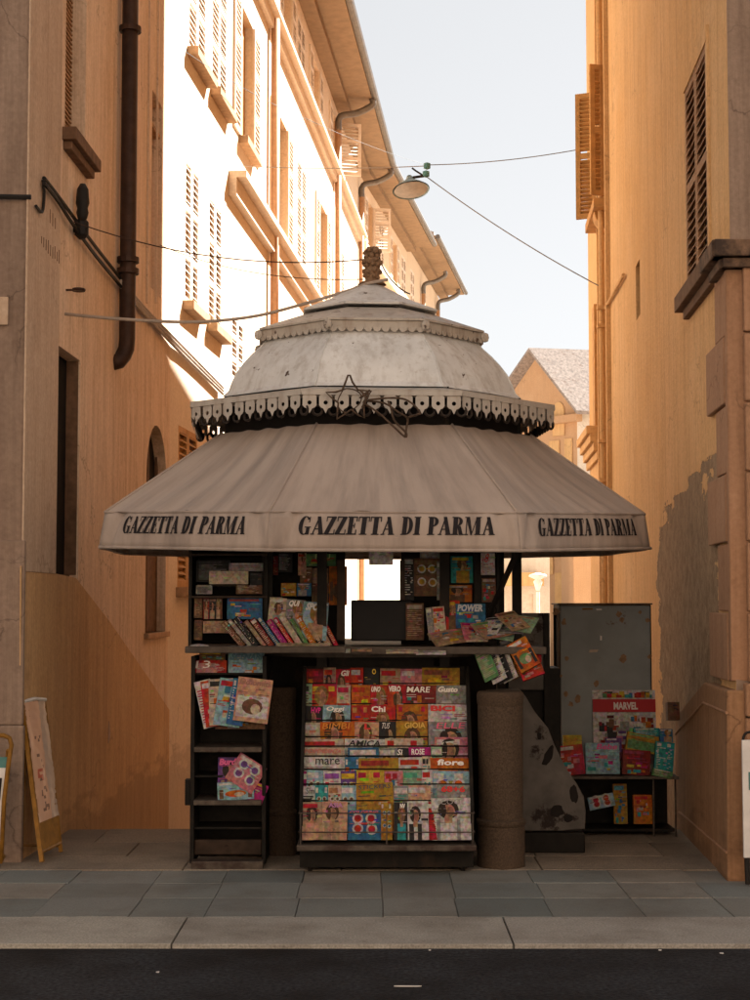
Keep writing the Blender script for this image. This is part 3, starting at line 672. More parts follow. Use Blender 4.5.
# street-front rusticated blocks
for i in range(3, 9):
    x = 2.16
    for w in (.62, .8, .7):
        mb = MB(); mb.box((x + .006, 9.30, zj[i] + .006), (x + w - .006, 9.36, zj[i + 1] - .006)); mb.build('quoin', 'rust_stone', rh, bevel=.01); x += w
mb = MB(); mb.box((2.14, 9.285, -.05), (4.3, 9.36, .93)); mb.box((2.14, 9.275, .94), (4.3, 9.36, 1.13)); mb.build('plinth', 'rust_stone', rh, bevel=.01)
# alley-side plinth, raking top
p = [WR.H(676, 716, .09), WR.H(676, 835, .09)]
aP = WR.hit(674, 716, .07)[0]; zP = WR.hit(674, 716, .07)[1]; zQ = zz(WR, 712, 682)
mb = MB(); aQ = WR.S(712)
def plin(o, dz=0, z0=-.25, off0=0):
    return [WR.pt(-.03, z0, o), WR.pt(aP, z0, o), WR.pt(aP, zP + dz, o * .8), WR.pt(aQ, zQ + dz, o * .8), WR.pt(-.03, zQ + dz + .0, o * .8)]
f_ = plin(.075); b_ = [WR.pt(-.03, -.25, -.05), WR.pt(aP, -.25, -.05), WR.pt(aP, zP, -.05), WR.pt(aQ, zQ, -.05), WR.pt(-.03, zQ, -.05)]
mb.v = [tuple(x) for x in f_ + b_]; mb.f = [(0, 1, 2, 3, 4), (9, 8, 7, 6, 5)] + [(i, (i + 1) % 5, 5 + (i + 1) % 5, 5 + i) for i in range(5)]; mb.c = [(0, 0, 0)] * 7
mb.build('plinth', 'plinthstone', rh, bevel=.012)
mb = MB()
for (x0, d0, x1, d1, hh) in ((aP, -.13, aQ, -.13, .012),):
    q = [WR.pt(x0, zP - .13, .062), WR.pt(x1, zQ - .13, .062), WR.pt(-.03, zQ - .13, .062)]
    mb.tube(q, .009, 6)
mb.tube([WR.pt(aP - .25, .12, .074), WR.pt(-.03, .16, .074)], .008, 6)
mb.build('plinth_moulding', 'rust_stone', rh)
# cornice
zc0, zc1 = Zat(256, 9.25), Zat(239, 9.25)
mb = MB(); WR.box(mb, -.10, .42, zc0, zc1, -.3, .12); mb.box((1.985, 9.235, zc0), (6, 9.40, zc1 - .001)); 
mb.v = mb.v; mb.build('cornice', 'cornice', rh, bevel=.008)
mb = MB(); WR.box(mb, -.05, .40, zc0 - .06, zc0 - .003, -.3, .07); mb.box((2.04, 9.27, zc0 - .06), (6, 9.38, zc0 - .004)); mb.build('cornice_bed', 'cornice', rh, bevel=.006)
# low house further right beyond (its roof throws the low shade on the left row)
lo = thing('house', 'low orange house just beyond the far right corner', 'house', (3.9, 21.5, -1.4))
FP = [Vector((2.97, 20.6, -1.5)), Vector((11, 20.6, -1.5)), Vector((11, 34, -1.5)), Vector((5.6, 34, -1.5))]
mb = MB(); mb.prism(FP, (0, 0, 12.9)); mb.build('wall', 'plFar', lo)
mb = MB(); mb.prism([Vector((p.x + (.02 if p.x < 8 else 0), p.y, 11.41)) for p in FP], (0, 0, .2)); mb.build('roof', 'roof', lo)
# ================================================================== DISTANT HOUSES
gh = thing('gabled_house', 'distant orange gabled house with pale sunlit tiled roof', 'house', P(560, 600, 66) * 1)
gh.location.z = -1.4
Rl, Ap, Ll = P(577, 410, 66), P(533, 353, 68), P(495, 408, 70)
Rb, Lb = Vector((Rl.x, Rl.y, -1.5)), Vector((Ll.x, Ll.y, -1.5))
mb = MB(); mb.face([Lb, Rb, Rl, Ap, Ll]); mb.build('gable_wall', 'plFar', gh)
rdir = Vector((14, 2.5, 0))
R2 = Rl + Vector((rdir.x, rdir.y, 0)); A2 = Ap + Vector((rdir.x, rdir.y, 0))
mb = MB(); mb.face([Rb, Vector((R2.x, R2.y, -1.5)), R2, Rl]); mb.build('side_wall', 'plWhite', gh)  # pale plaster stands in for sunlight on the orange house's side
mb = MB(); off = Vector((-.25, -.5, 0)); e = (Rl - Ap).normalized() * .35
mb.hexa([Rl + e + off, R2 + e, A2, Ap + off, Rl + e + off + Vector((0, 0, .15)), R2 + e + Vector((0, 0, .15)), A2 + Vector((0, 0, .15)), Ap + off + Vector((0, 0, .15))])
L2 = Ll + Vector((rdir.x, rdir.y, 0)); e2 = (Ll - Ap).normalized() * .35
mb.hexa([Ll + e2 + off, L2 + e2, A2, Ap + off, Ll + e2 + off + Vector((0, 0, .12)), L2 + e2 + Vector((0, 0, .12)), A2 + Vector((0, 0, .12)), Ap + off + Vector((0, 0, .12))])
mb.build('roof', 'roof', gh)
fn = (Rl - Ll).cross(Vector((0, 0, 1))).normalized()
if fn.y > 0: fn = -fn
gd = Vector(((Rl - Ll).x, (Rl - Ll).y, 0)).normalized(); WG = Wall((Ll.x, Ll.y), (Rl.x, Rl.y), 1)
for (u, v, w, h) in ((559, 412, .35, 1.0), (569, 460, .22, .9), (555, 462, .3, .9), (545, 592, .25, .8), (560, 592, .25, .8), (574, 592, .25, .8), (550, 560, .22, .6), (566, 560, .22, .6)):
    a, z = WG.hit(u, v); mb = MB()
    if v == 412:
        pl = [WG.pt(a + w * math.cos(math.pi * k / 8), z + w * math.sin(math.pi * k / 8) * 1.2, .02) for k in range(9)] + [WG.pt(a - w, z - h, .02), WG.pt(a + w, z - h, .02)]
    else: pl = [WG.pt(a - w, z - h, .02), WG.pt(a + w, z - h, .02), WG.pt(a + w, z + h, .02), WG.pt(a - w, z + h, .02)]
    mb.prism(pl, WG.n * .03); mb.build('window', 'plR', gh)
a_, b_2 = P(573, 481, 60), P(593, 600, 60); mb = MB(); mb.box((a_.x, 60, -1.5), (b_2.x, 64, a_.z)); mb.build('filler_block', 'plFar', gh)  # added block, covers the bright side wall with unlit orange
mb = MB(); WG.box(mb, -2, WG.L + .3, Rl.z - .5, Rl.z - .2, 0, .35); mb.build('cornice', 'plFar', gh)
# white facade closing the view below the awning
wf = thing('terraced_house', 'bright sunlit pale facade closing the alley behind the kiosk', 'house', (-1, 58, -1.4))
WW = Wall((-6, 58.0), (6.6, 60.5), +1)
opsW = [(a, a + 1.0, z, z + 1.5) for a in (1, 3.4, 5.6, 7.6, 9.6, 11.2) for z in (.4, 4.1)]
mb = MB(); WW.face(mb, -1.5, 6.6, opsW, .15); mb.build('wall', 'plWhite', wf)
mb = MB(); WW.box(mb, 0, WW.L, 6.6, 6.8, -5, .5); mb.build('roof', 'roof', wf)
mb = MB(); WW.box(mb, 4.4, 7.2, 2.95, 3.5, 0, .6); mb.build('balcony', 'plR', wf); mb = MB(); WW.box(mb, 9.8, 12.4, 2.2, 2.7, 0, .7); mb.build('balcony', 'plR', wf)
for o in opsW:
    mb = MB(); WW.box(mb, o[0], o[1], o[2], o[3], -.14, -.1); mb.build('window', 'shut', wf)
sl = thing('street_lamp', 'small distant white globe street lamp beside the pale facade', 'street lamp', (P(538, 600, 45).x, 45, -1.4))
mb = MB(); mb.tube([sl.location, Vector((sl.location.x, 45, Zat(592, 45)))], .05, 8); mb.build('pole', 'white', sl)
mb = MB(); z = Zat(580, 45); mb.lathe([(.05, z - .3), (.13, z - .05), (.08, z + .02), (.26, z + .1), (.24, z + .15), (.05, z + .2)], (sl.location.x, 45), 14); mb.build('lamp_head', 'white', sl, smooth=True)
# ================================================================== WIRES AND HANGING LAMP
LY = 20.0
lc = P(411, 190, LY)
lamp = thing('street_lamp', 'wide enamel dish lamp hanging from wires over the alley', 'street lamp', lc)
mb = MB(); rr = 19 / F * LY
mb.lathe([(rr, 0), (rr * .75, .05), (rr * .4, .11), (.05, .15), (.03, .2), (.03, .16), (rr * .4, .08), (rr * .75, .02), (rr * .97, -.012)], (0, 0), 28, cap=False)
sh = mb.build('lamp_shade', 'lampshade', None, smooth=True); sh.parent = lamp; sh.rotation_euler = (R(-14), R(-6), 0)
mb = MB(); mb.lathe([(.0, -.035), (rr * .45, -.03), (rr * .93, .0)], (0, 0), 28, cap=False); g = mb.build('diffuser', 'lampin', None, smooth=True); g.parent = lamp; g.rotation_euler = (R(-14), R(-6), 0)
mb = MB(); mb.tube([lc + Vector((.02, 0, .16)), P(424, 176, LY)], .018, 6); mb.tube([P(424, 176, LY), P(416, 171, LY), P(412, 168, LY)], .012, 6); mb.build('hanger', 'cable', lamp)
mb = MB()
for u, v in ((427, 166), (426, 174)):
    p = P(u, v, LY); mb.lathe([(.01, p.z - .045), (.045, p.z - .03), (.045, p.z + .03), (.01, p.z + .045)], (p.x, p.y), 10)
mb.build('insulator', 'teal', lamp)
def wire(name_label, pts, r=.006, sag=0, mat='cable'):
    m_ = MB()
    for a, b in zip(pts, pts[1:]): m_.tube(catenary(a, b, sag, 14), r, 5)
    return tag(m_.build('wire', mat), name_label, 'wire')
wire('thin wire from hanging lamp to right house upper window', [P(427, 165, LY), WR.H(597, 146, .0)], .006, .05, 'gutter')
wire('wire sloping down right from hanging lamp to orange wall', [P(427, 177, LY), WR.H(603, 288, .0)], .007, .06, 'gutter')
wire('faint horizontal wire from sunlit house to hanging lamp', [WB.H(240, 166), P(426, 166, LY)], .006, .03, 'cableW')
wire('wire crossing diagonally before the sunlit upper shutters', [WB.H(180, 48, .1), P(300, 116, 22), P(430, 166, 30)], .003, .05, 'cable')
FIN = Vector((P(373, 262, 10.9)))
wire('thin dark wire from corner insulators to kiosk finial', [WA.H(74, 222, .06), FIN + Vector((-.03, 0, .02))], .0045, .12, 'pipe')
wire('second thin wire from left wall to kiosk finial', [WB.H(160, 245, .05), FIN + Vector((-.03, 0, -.12))], .0035, .1, 'pipe')
wire('short loose wire falling right of the kiosk finial', [FIN + Vector((.02, 0, .1)), FIN + Vector((.10, 0, -.09)), P(410, 294, 11.0)], .005, .02)
m_ = MB(); m_.tube(spline([WA.H(65, 314, .02), P(120, 319, 10.9), P(190, 322, 10.9), P(250, 317, 10.9), P(300, 305, 10.9), P(350, 290, 10.8), P(366, 284, 10.8), P(388, 279.5, 10.75)], 6), .011, 8)
tag(m_.build('cable', 'cableW'), 'thick pale cable sagging from left wall to kiosk top', 'cable')
# ================================================================== THE KIOSK
KC = Vector((-.012, 10.9, 0)); ROT = R(4)
def oct_pt(r, k, z=0, c=KC):    # k = 0..7, panel 0 is the front one; vertices k and k+1 bound panel k
    a = ROT + R(-22.5 + 45 * k)
    return Vector((c.x + r * math.sin(a), c.y - r * math.cos(a), z))
kiosk = thing('newspaper_kiosk', 'octagonal newspaper kiosk with canvas awning and tiered white metal dome', 'kiosk', (KC.x, KC.y, 0))
def K(mb, name, mat, **kw): return mb.build(name, mat, kiosk, **kw)
rot = ROT + R(-22.5)
# base and counter
mb = MB(); mb.lathe([(.86, .0), (.86, 1.30)], (KC.x, KC.y), 8, rot); K(mb, 'base', 'metalK')
mb = MB()
zct = Zat(646, 9.9)
mb.lathe([(.86, zct - .075), (1.10, zct - .07), (1.12, zct - .01), (1.10, zct)], (KC.x, KC.y), 8, rot); K(mb, 'counter', 'counter')
mb = MB(); mb.box((P(188, 650, 9.78).x, 9.62, zct - .035), (P(346, 650, 9.78).x, 10.1, zct + .004)); mb.box((P(344, 650, 9.75).x, 9.72, zct - .045), (P(545, 650, 9.8).x, 10.1, zct + .0)); K(mb, 'shelf_board', 'counter', bevel=.005)
# posts
ztop = 2.95
for k in range(8):
    p = oct_pt(1.0, k); mb = MB(); mb.box((p.x - .03, p.y - .03, 1.2), (p.x + .03, p.y + .03, ztop)); K(mb, 'post', 'metalK')
# upper panels; gaps left where the photo looks through
def vpanel(u0, u1, v0, v1, Y, t=.04, mat='metalK', name='back_panel'):
    a = P(u0, v0, Y); b = P(u1, v1, Y); mb = MB(); mb.box((a.x, Y, b.z), (b.x, Y + t, a.z)); return K(mb, name, mat)
vpanel(190, 345, 480, 646, 10.35, name='back_panel'); vpanel(401, 497, 480, 646, 10.35)
vpanel(337, 345, 560, 640, 10.0, .06, 'woodK', 'mullion'); vpanel(400, 405, 560, 600, 10.0, .06, 'woodK', 'mullion')
vpanel(262, 272, 540, 646, 10.0, .08, 'metalK', 'mullion'); vpanel(474, 482, 540, 646, 10.02, .06, 'metalK', 'mullion'); vpanel(497, 500, 540, 646, 10.02, .06, 'metalK', 'mullion')
# black cash screen in the opening
mb = MB(); a = P(351, 600, 10.12); b = P(413, 641, 10.12); mb.box((a.x, 10.12, b.z), (b.x, 10.42, a.z)); K(mb, 'screen_box', 'screen', bevel=.01)
# slanting strut at right
mb = MB(); mb.tube([P(487, 620, 10.0), P(520, 545, 9.5)], .02, 6); K(mb, 'awning_strut', 'metalK')
# awning --------------------------------------------------------------------
RA = 1.865; zAt = [2.115] * 2 + [2.165] * 6; zAb = [1.895] * 2 + [1.945] * 6
Rv = [RA, RA, RA * .99, RA * .99, RA, RA, RA * .99, RA * 1.01]
def av(k, top):
    k %= 8; return oct_pt(Rv[k] * (1 if top else 1.02), k, (zAt if top else zAb)[k])
zTopA = 2.70; RT_ = 1.10
mb = MB(); NU, NV = 36, 10
def sag_panel(k, s, t):     # s along the edge, t: 0 bottom .. 1 top
    a, b = av(k, True), av(k + 1, True); c, d = oct_pt(RT_, k, zTopA), oct_pt(RT_, k + 1, zTopA)
    p = a.lerp(b, s).lerp(c.lerp(d, s), t)
    e = math.sin(math.pi * s) * math.sin(math.pi * min(1, t)) * .035
    w = .013 * math.sin(s * 30 + k * 2 + t * 1.0) * math.sin(math.pi * s) * (1 - .5 * t)
    n = Vector((math.sin(ROT + R(45 * k)), -math.cos(ROT + R(45 * k)), 1.1)).normalized()
    return p - n * (e + w)
for k in range(8):
    i0 = len(mb.v)
    for j in range(NV + 1):
        for i in range(NU + 1): mb.v.append(tuple(sag_panel(k, i / NU, j / NV)))
    for j in range(NV):
        for i in range(NU):
            q = i0 + j * (NU + 1) + i; mb.f.append((q, q + 1, q + NU + 2, q + NU + 1)); mb.c.append((0, 0, 0))
aw = K(mb, 'awning', 'canvas', smooth=False); smooth_angle(aw, 20)
for k in range(8):
    mb = MB(); mb.tube([sag_panel(k, 0, t / 8) + Vector((0, 0, .004)) for t in range(9)], .008, 6); o = K(mb, 'awning_seam', 'canvas', smooth=True)
def val(k, s, t, off=0):    # t: 0 bottom .. 1 top
    a, b = av(k, False), av(k + 1, False); c, d = av(k, True), av(k + 1, True)
    p = a.lerp(b, s).lerp(c.lerp(d, s), t)
    n = Vector((math.sin(ROT + R(45 * k)), -math.cos(ROT + R(45 * k)), 0))
    env = math.sin(math.pi * s) ** .5
    w = .009 * math.sin(9 * s + 3 * k + .8 * t) + .004 * math.sin(23 * s + 1.5 * t + k) + .016 * math.sin(math.pi * t) 
    cr = .032 * math.exp(-((s - .05 - .06 * t) / .025) ** 2) + .022 * math.exp(-((s - .965 + .04 * t) / .03) ** 2)
    return p + n * (w * env - cr + off)
for k in range(8):
    mb = MB(); NU, NV = 40, 6
    for j in range(NV + 1):
        for i in range(NU + 1): mb.v.append(tuple(val(k, i / NU, j / NV)))
    for j in range(NV):
        for i in range(NU):
            q = j * (NU + 1) + i; mb.f.append((q, q + 1, q + NU + 2, q + NU + 1)); mb.c.append((0, 0, 0))
    o = K(mb, 'valance', 'canvas', smooth=True); so = o.modifiers.new('t', 'SOLIDIFY'); so.thickness = .004
    # piping at top and rod hem at bottom
    mb = MB(); mb.tube([val(k, i / 20, 1, .004) for i in range(21)], .008, 6); mb.tube([val(k, i / 20, 0, .003) for i in range(21)], .011, 6); h = mb.build('hem', 'canvas', kiosk, smooth=True)
    h.parent = o; h.location = (0, 0, 0); 
# lettering: hand-built condensed bold italic with hairline serifs
def q_(x0, x1, y0, y1): return [(x0, y0), (x1, y0), (x1, y1), (x0, y1)]
def sl_(a0, a1, ya, b0, b1, yb): return [(a0, ya), (a1, ya), (b1, yb), (b0, yb)]
def ell(cx, cy, rx, ry, ix, iy, icx, t0, t1, n=12):
    o = []
    for k in range(n):
        a, b = R(t0 + (t1 - t0) * k / n), R(t0 + (t1 - t0) * (k + 1) / n)
        o.append([(cx + rx * math.cos(a), cy + ry * math.sin(a)), (cx + rx * math.cos(b), cy + ry * math.sin(b)), (icx + ix * math.cos(b), cy + iy * math.sin(b)), (icx + ix * math.cos(a), cy + iy * math.sin(a))])
    return o
GL = {
 'A': ([sl_(.05, .12, 0, .30, .37, 1), sl_(.40, .64, 0, .22, .40, 1), q_(.14, .46, .28, .34), q_(-.02, .18, 0, .06), q_(.36, .68, 0, .06)], .68),
 'Z': ([q_(.04, .52, .93, 1), q_(0, .52, 0, .07), sl_(-.02, .22, .05, .30, .54, .95), q_(.03, .08, .72, 1), q_(.47, .52, 0, .28)], .56),
 'E': ([q_(.07, .30, 0, 1), q_(.0, .52, .93, 1), q_(.0, .52, 0, .07), q_(.25, .40, .47, .53), q_(.46, .52, .72, 1), q_(.46, .52, 0, .28), q_(.36, .41, .36, .64)], .57),
 'T': ([q_(.18, .42, 0, 1), q_(.0, .58, .93, 1), q_(0, .05, .72, 1), q_(.53, .58, .72, 1), q_(.10, .50, 0, .06)], .62),
 'I': ([q_(.07, .31, 0, 1), q_(0, .36, .94, 1), q_(0, .36, 0, .06)], .40),
 'D': ([q_(.07, .30, 0, 1), q_(0, .3, .94, 1), q_(0, .3, 0, .06)] + ell(.27, .5, .33, .5, .13, .44, .27, -90, 90), .64),
 'P': ([q_(.07, .30, 0, 1), q_(0, .3, .94, 1), q_(0, .38, 0, .06)] + ell(.27, .73, .29, .27, .10, .21, .27, -90, 90), .58),
 'R': ([q_(.07, .30, 0, 1), q_(0, .3, .94, 1), q_(0, .34, 0, .06), sl_(.40, .60, 0, .27, .45, .5), q_(.4, .64, 0, .06)] + ell(.27, .74, .28, .26, .10, .20, .27, -90, 90), .66),
 'M': ([q_(.07, .12, 0, 1), sl_(.32, .42, 0.0, .05, .25, 1), sl_(.34, .39, 0, .62, .67, 1), q_(.58, .81, 0, 1), q_(0, .2, 0, .06), q_(.52, .87, 0, .06), q_(0, .14, .94, 1), q_(.7, .87, .94, 1)], .92),
 'G': (ell(.31, .5, .31, .52, .12, .46, .33, 40, 320, 16) + [q_(.40, .58, .0, .42), q_(.32, .64, .38, .44), q_(.50, .55, .66, .98)], .68),
 ' ': ([], .32)}
def lettering(k, s0, s1, t0, t1, text='GAZZETTA DI PARMA'):
    W = sum(GL[c][1] for c in text); x = 0; mb = MB()
    for ch in text:
        for poly in GL[ch][0]:
            ns = 4; (p0, p1, p2, p3) = poly
            for j in range(ns):
                ta, tb = j / ns, (j + 1) / ns
                def L(a, b, t): return (a[0] + (b[0] - a[0]) * t, a[1] + (b[1] - a[1]) * t)
                qd = [L(p0, p3, ta), L(p1, p2, ta), L(p1, p2, tb), L(p0, p3, tb)]
                mb.face([val(k, s0 + (s1 - s0) * (x + q[0] + (.13 * (q[1] - .5))) / W, t0 + (t1 - t0) * q[1], .009) for q in qd])
        x += GL[ch][1]
    K(mb, 'lettering', 'ink')
lettering(0, .12, .905, .40, .88); lettering(7, .145, .885, .40, .88); lettering(1, .135, .895, .38, .86)
for k in (2, 6): lettering(k, .12, .9, .42, .86)
# underside lining of dark frame arms
for k in range(8):
    mb = MB(); mb.tube([oct_pt(1.0, k, 2.35), av(k, True) - Vector((0, 0, .03))], .014, 6); K(mb, 'awning_arm', 'metalK')
# frieze: pierced pointed tabs
KD = KC + Vector((-.028, 0, 0)); RF = 1.285; zf1 = Zat(391.5, 9.72); 
mb = MB()
def hole_tab(mb, o, ex, ez, w, h, tip, hr, hz):
    """tab hanging from o: width w, body height h then a point of height tip, with a round hole"""
    n = 16; inner = []; outer = []
    for k in range(n):
        t = 2 * math.pi * k / n; dx, dz = math.cos(t), math.sin(t)
        inner.append((hr * dx, hz + hr * dz))
        # ray-cast from hole centre to the outline
        best = 9
        seg = [((-w / 2, 0), (w / 2, 0)), ((w / 2, 0), (w / 2, -h)), ((w / 2, -h), (w * .18, -h - tip * .25)), ((w * .18, -h - tip * .25), (0, -h - tip)), ((0, -h - tip), (-w * .18, -h - tip * .25)), ((-w * .18, -h - tip * .25), (-w / 2, -h)), ((-w / 2, -h), (-w / 2, 0))]
        for (ax, az), (bx, bz) in seg:
            sx, sz = bx - ax, bz - az; den = dx * sz - dz * sx
            if abs(den) < 1e-9: continue
            tt = ((ax) * sz - (az - hz) * sx) / den; uu = ((ax) * dz - (az - hz) * dx) / den
            if tt > 0 and -1e-6 <= uu <= 1 + 1e-6: best = min(best, tt)
        outer.append((dx * best, hz + dz * best))
    for k in range(n):
        j = (k + 1) % n
        mb.face([o + ex * a + ez * b for a, b in (inner[k], inner[j], outer[j], outer[k])])
NT = 10
rings = MB()
for k in range(8):
    a, b = oct_pt(RF, k, zf1, KD), oct_pt(RF, k + 1, zf1, KD); ex = (b - a).normalized(); L = (b - a).length
    nn = Vector((math.sin(ROT + R(45 * k)), -math.cos(ROT + R(45 * k)), 0))
    mb.hexa([a - nn * .02 - Vector((0, 0, .024)), b - nn * .02 - Vector((0, 0, .024)), b + nn * .01 - Vector((0, 0, .024)), a + nn * .01 - Vector((0, 0, .024)), a - nn * .02, b - nn * .02, b + nn * .01, a + nn * .01])
    for i in range(NT):
        o = a + ex * (L * (i + .5) / NT) - Vector((0, 0, .02)) + nn * random.uniform(-.004, .006)
        wv = .083 * random.uniform(.95, 1.03); hole_tab(mb, o, (ex + nn * random.uniform(-.06, .06)).normalized(), Vector((0, 0, 1)), wv, .078, .040, .013, -.052)
    for i in range(NT):
        c = a + ex * (L * (i + 1.0) / NT) - Vector((0, 0, .115)) - nn * .025
        rings.tube([c + ex * (.03 * math.cos(t)) + Vector((0, 0, .03 * math.sin(t))) for t in [2 * math.pi * q / 12 for q in range(12)]], .009, 5, closed=True)
fo = K(mb, 'frieze', 'frieze'); sm = fo.modifiers.new('t', 'SOLIDIFY'); sm.thickness = .004
K(rings, 'frieze_rings', 'ringdark', smooth=True)
# roof plate above frieze and the dome
def prof8(pr, name, mat, sub=1, cap=True, ang=25):
    mb = MB(); mb.lathe(pr, (KD.x, KD.y), 8, rot, cap); o = K(mb, name, mat); smooth_angle(o, ang); return o
prof8([(1.29, zf1 - .01), (1.295, zf1 + .012), (1.02, zf1 + .06), (.9, zf1 + .05)], 'dome_flange', 'frieze')
prof8([(1.04, 2.6), (1.06, zf1 + .02)], 'drum', 'dark')  # near-black colour paints the deep shadow below the frieze
dome = [(1.06, 2.945), (1.022, 2.98), (1.0, 3.04), (.965, 3.11), (.915, 3.175), (.86, 3.235), (.80, 3.29), (.755, 3.345)]
mb = MB(); n = 8; SUB = 6
# dome as an 8-sided drum with slightly dented panels
for k in range(8):
    i0 = len(mb.v)
    for (r, z) in dome:
        a, b = oct_pt(r, k, z, KD), oct_pt(r, k + 1, z, KD); nn = Vector((math.sin(ROT + R(45 * k)), -math.cos(ROT + R(45 * k)), 0))
        for i in range(SUB + 1):
            s = i / SUB; p = a.lerp(b, s) + nn * (.014 * math.sin(math.pi * s) + .006 * math.sin(7 * s + 11 * z + 3 * k) * math.sin(math.pi * s)); mb.v.append(tuple(p))
    for j in range(len(dome) - 1):
        for i in range(SUB):
            q = i0 + j * (SUB + 1) + i; mb.f.append((q, q + 1, q + SUB + 2, q + SUB + 1)); mb.c.append((0, 0, 0))
do = K(mb, 'dome', 'dome'); smooth_angle(do, 22)
for k in range(8):
    mb = MB(); mb.tube([oct_pt(r + .003, k, z, KD) for r, z in dome], .006, 6); K(mb, 'dome_seam', 'dome', smooth=True)
zs0, zs1 = 3.335, 3.40
prof8([(.75, zs0), (.797, zs0 + .01), (.80, zs1), (.76, zs1 + .015)], 'upper_band', 'domeTop')
mb = MB()
for k in range(8):
    a, b = oct_pt(.805, k, zs0 + .022, KD), oct_pt(.805, k + 1, zs0 + .022, KD); ex = (b - a).normalized(); L = (b - a).length; m = 11
    nn = Vector((math.sin(ROT + R(45 * k)), -math.cos(ROT + R(45 * k)), 0))
    for i in range(m):
        c = a + ex * (L * (i + .5) / m); w = L / m * .47
        pl = [c + ex * w, c + ex * -w] + [c + ex * (-w * math.cos(t)) + Vector((0, 0, -w * 1.15 * math.sin(t))) for t in [math.pi * q / 6 for q in range(1, 6)]]
        mb.prism(pl, nn * .006)
K(mb, 'scalloped_trim', 'domeTop')
prof8([(.815, zs1 + .002), (.815, zs1 + .016), (.46, 3.545), (.45, 3.535)], 'upper_roof', 'domeTop')
prof8([(.40, 3.53), (.40, 3.575)], 'lantern', 'dark')
prof8([(.485, 3.565), (.49, 3.578), (.30, 3.655), (.10, 3.765), (.04, 3.785)], 'cap', 'dome')
for k in range(8):
    p = oct_pt(.807, k, zs1 - .03, KD); nn = Vector((p.x - KC.x, p.y - KC.y, 0)).normalized(); q_p = p + nn * .012; mb = MB()
    mb.lathe([(.001, p.z - .034), (.022, p.z - .026), (.030, p.z), (.024, p.z + .024), (.001, p.z + .034)], (q_p.x, q_p.y), 7); K(mb, 'rosette', 'domeTop')
# finial: knobbly cast foliage
mb = MB(); fx, fy = P(372, 270, 10.9).x, 10.9
zf = lambda v: Zat(v, 10.9)
mb.lathe([(.10, zf(285)), (.085, zf(283)), (.04, zf(280)), (.05, zf(276)), (.062, zf(271)), (.04, zf(267)), (.055, zf(263)), (.06, zf(260)), (.035, zf(257)), (.045, zf(252)), (.04, zf(249)), (.012, zf(247))], (fx, fy), 14)
rng = random.Random(4)
for (v, r, m) in ((277, .045, 7), (272, .055, 8), (266, .045, 7), (262, .06, 8), (256, .045, 7), (252, .05, 7), (249, .03, 5)):
    for q in range(m):
        a = q * 2 * math.pi / m + v; z = zf(v) + rng.uniform(-.01, .01); s = rng.uniform(.014, .022); cx, cy = fx + r * math.cos(a), fy + r * math.sin(a)
        mb.lathe([(.001, z - s), (s * .8, z - s * .6), (s, z), (s * .7, z + s * .7), (.001, z + s)], (cx, cy), 7)
K(mb, 'finial', M['rope'], smooth=True)
# wire comet star on the frieze
star = thing('star_ornament', 'rusty bent wire comet star hanging on the kiosk frieze', 'ornament', P(355, 400, 9.66))
def c4(x, y): return (300 + x / 5, 360 + y / 5)
def wireart(mb, pl, Y, r=.0065, closed=False):
    pts = [P(*c4(x, y), Y + .015 * math.sin(x * .05)) for x, y in pl]; pts = spline(pts, 3) if not closed else pts; mb.tube(pts, r, 6, closed)
mb = MB(); S1 = [(130, 162), (180, 160), (212, 150), (228, 110), (240, 76), (250, 76), (262, 110), (290, 150), (356, 156), (318, 210), (322, 290), (290, 275), (255, 248), (225, 270), (185, 295), (188, 250), (192, 215), (160, 190)]
wireart(mb, S1, 9.63, closed=True)
wireart(mb, [(215, 150), (235, 143), (275, 150), (305, 175), (300, 215), (260, 250), (225, 262), (195, 240), (190, 200), (215, 150)], 9.64, .004); mb.build('star', 'ringrust', star, smooth=True)
mb = MB(); wireart(mb, [(320, 215), (400, 270), (470, 335), (525, 385), (533, 370), (518, 350), (470, 300), (455, 240), (440, 205)], 9.62)
wireart(mb, [(320, 205), (420, 215), (490, 260), (537, 290), (534, 330), (527, 380)], 9.63); wireart(mb, [(537, 288), (595, 270), (600, 262), (570, 225), (520, 195), (440, 190), (340, 200)], 9.62)
wireart(mb, [(300, 150), (330, 190), (310, 240), (345, 165), (300, 190), (350, 150)], 9.62, .007); mb.build('tail', 'ringrust', star, smooth=True)
# ================================================================== MAGAZINES
def colr(c): return {'red': (.50, .035, .03), 'dark red': (.22, .02, .02), 'orange': (.55, .17, .03), 'gold': (.45, .25, .04), 'yellow': (.62, .45, .06), 'tan': (.42, .28, .18), 'cream': (.58, .48, .36), 'white': (.66, .63, .60),
    'pink': (.62, .22, .27), 'magenta': (.45, .03, .20), 'blue': (.04, .16, .32), 'pale blue': (.30, .48, .55), 'teal': (.04, .33, .33), 'green': (.13, .30, .12), 'pale green': (.30, .45, .30), 'grey': (.30, .29, .28), 'black': (.02, .02, .022), 'brown': (.16, .08, .04), 'purple': (.16, .07, .26), 'peach': (.62, .36, .24)}[c]
SK = (.50, .27, .17); HAIR = [(.03, .018, .012), (.10, .05, .02), (.28, .16, .05)]
def ellp(cx, cz, rx, rz, y, n=12): return [(cx + rx * math.cos(2 * math.pi * k / n), y, cz + rz * math.sin(2 * math.pi * k / n)) for k in range(n)]
def rc(x0, x1, z0, z1, y): return [(x0, y, z0), (x1, y, z0), (x1, y, z1), (x0, y, z1)]
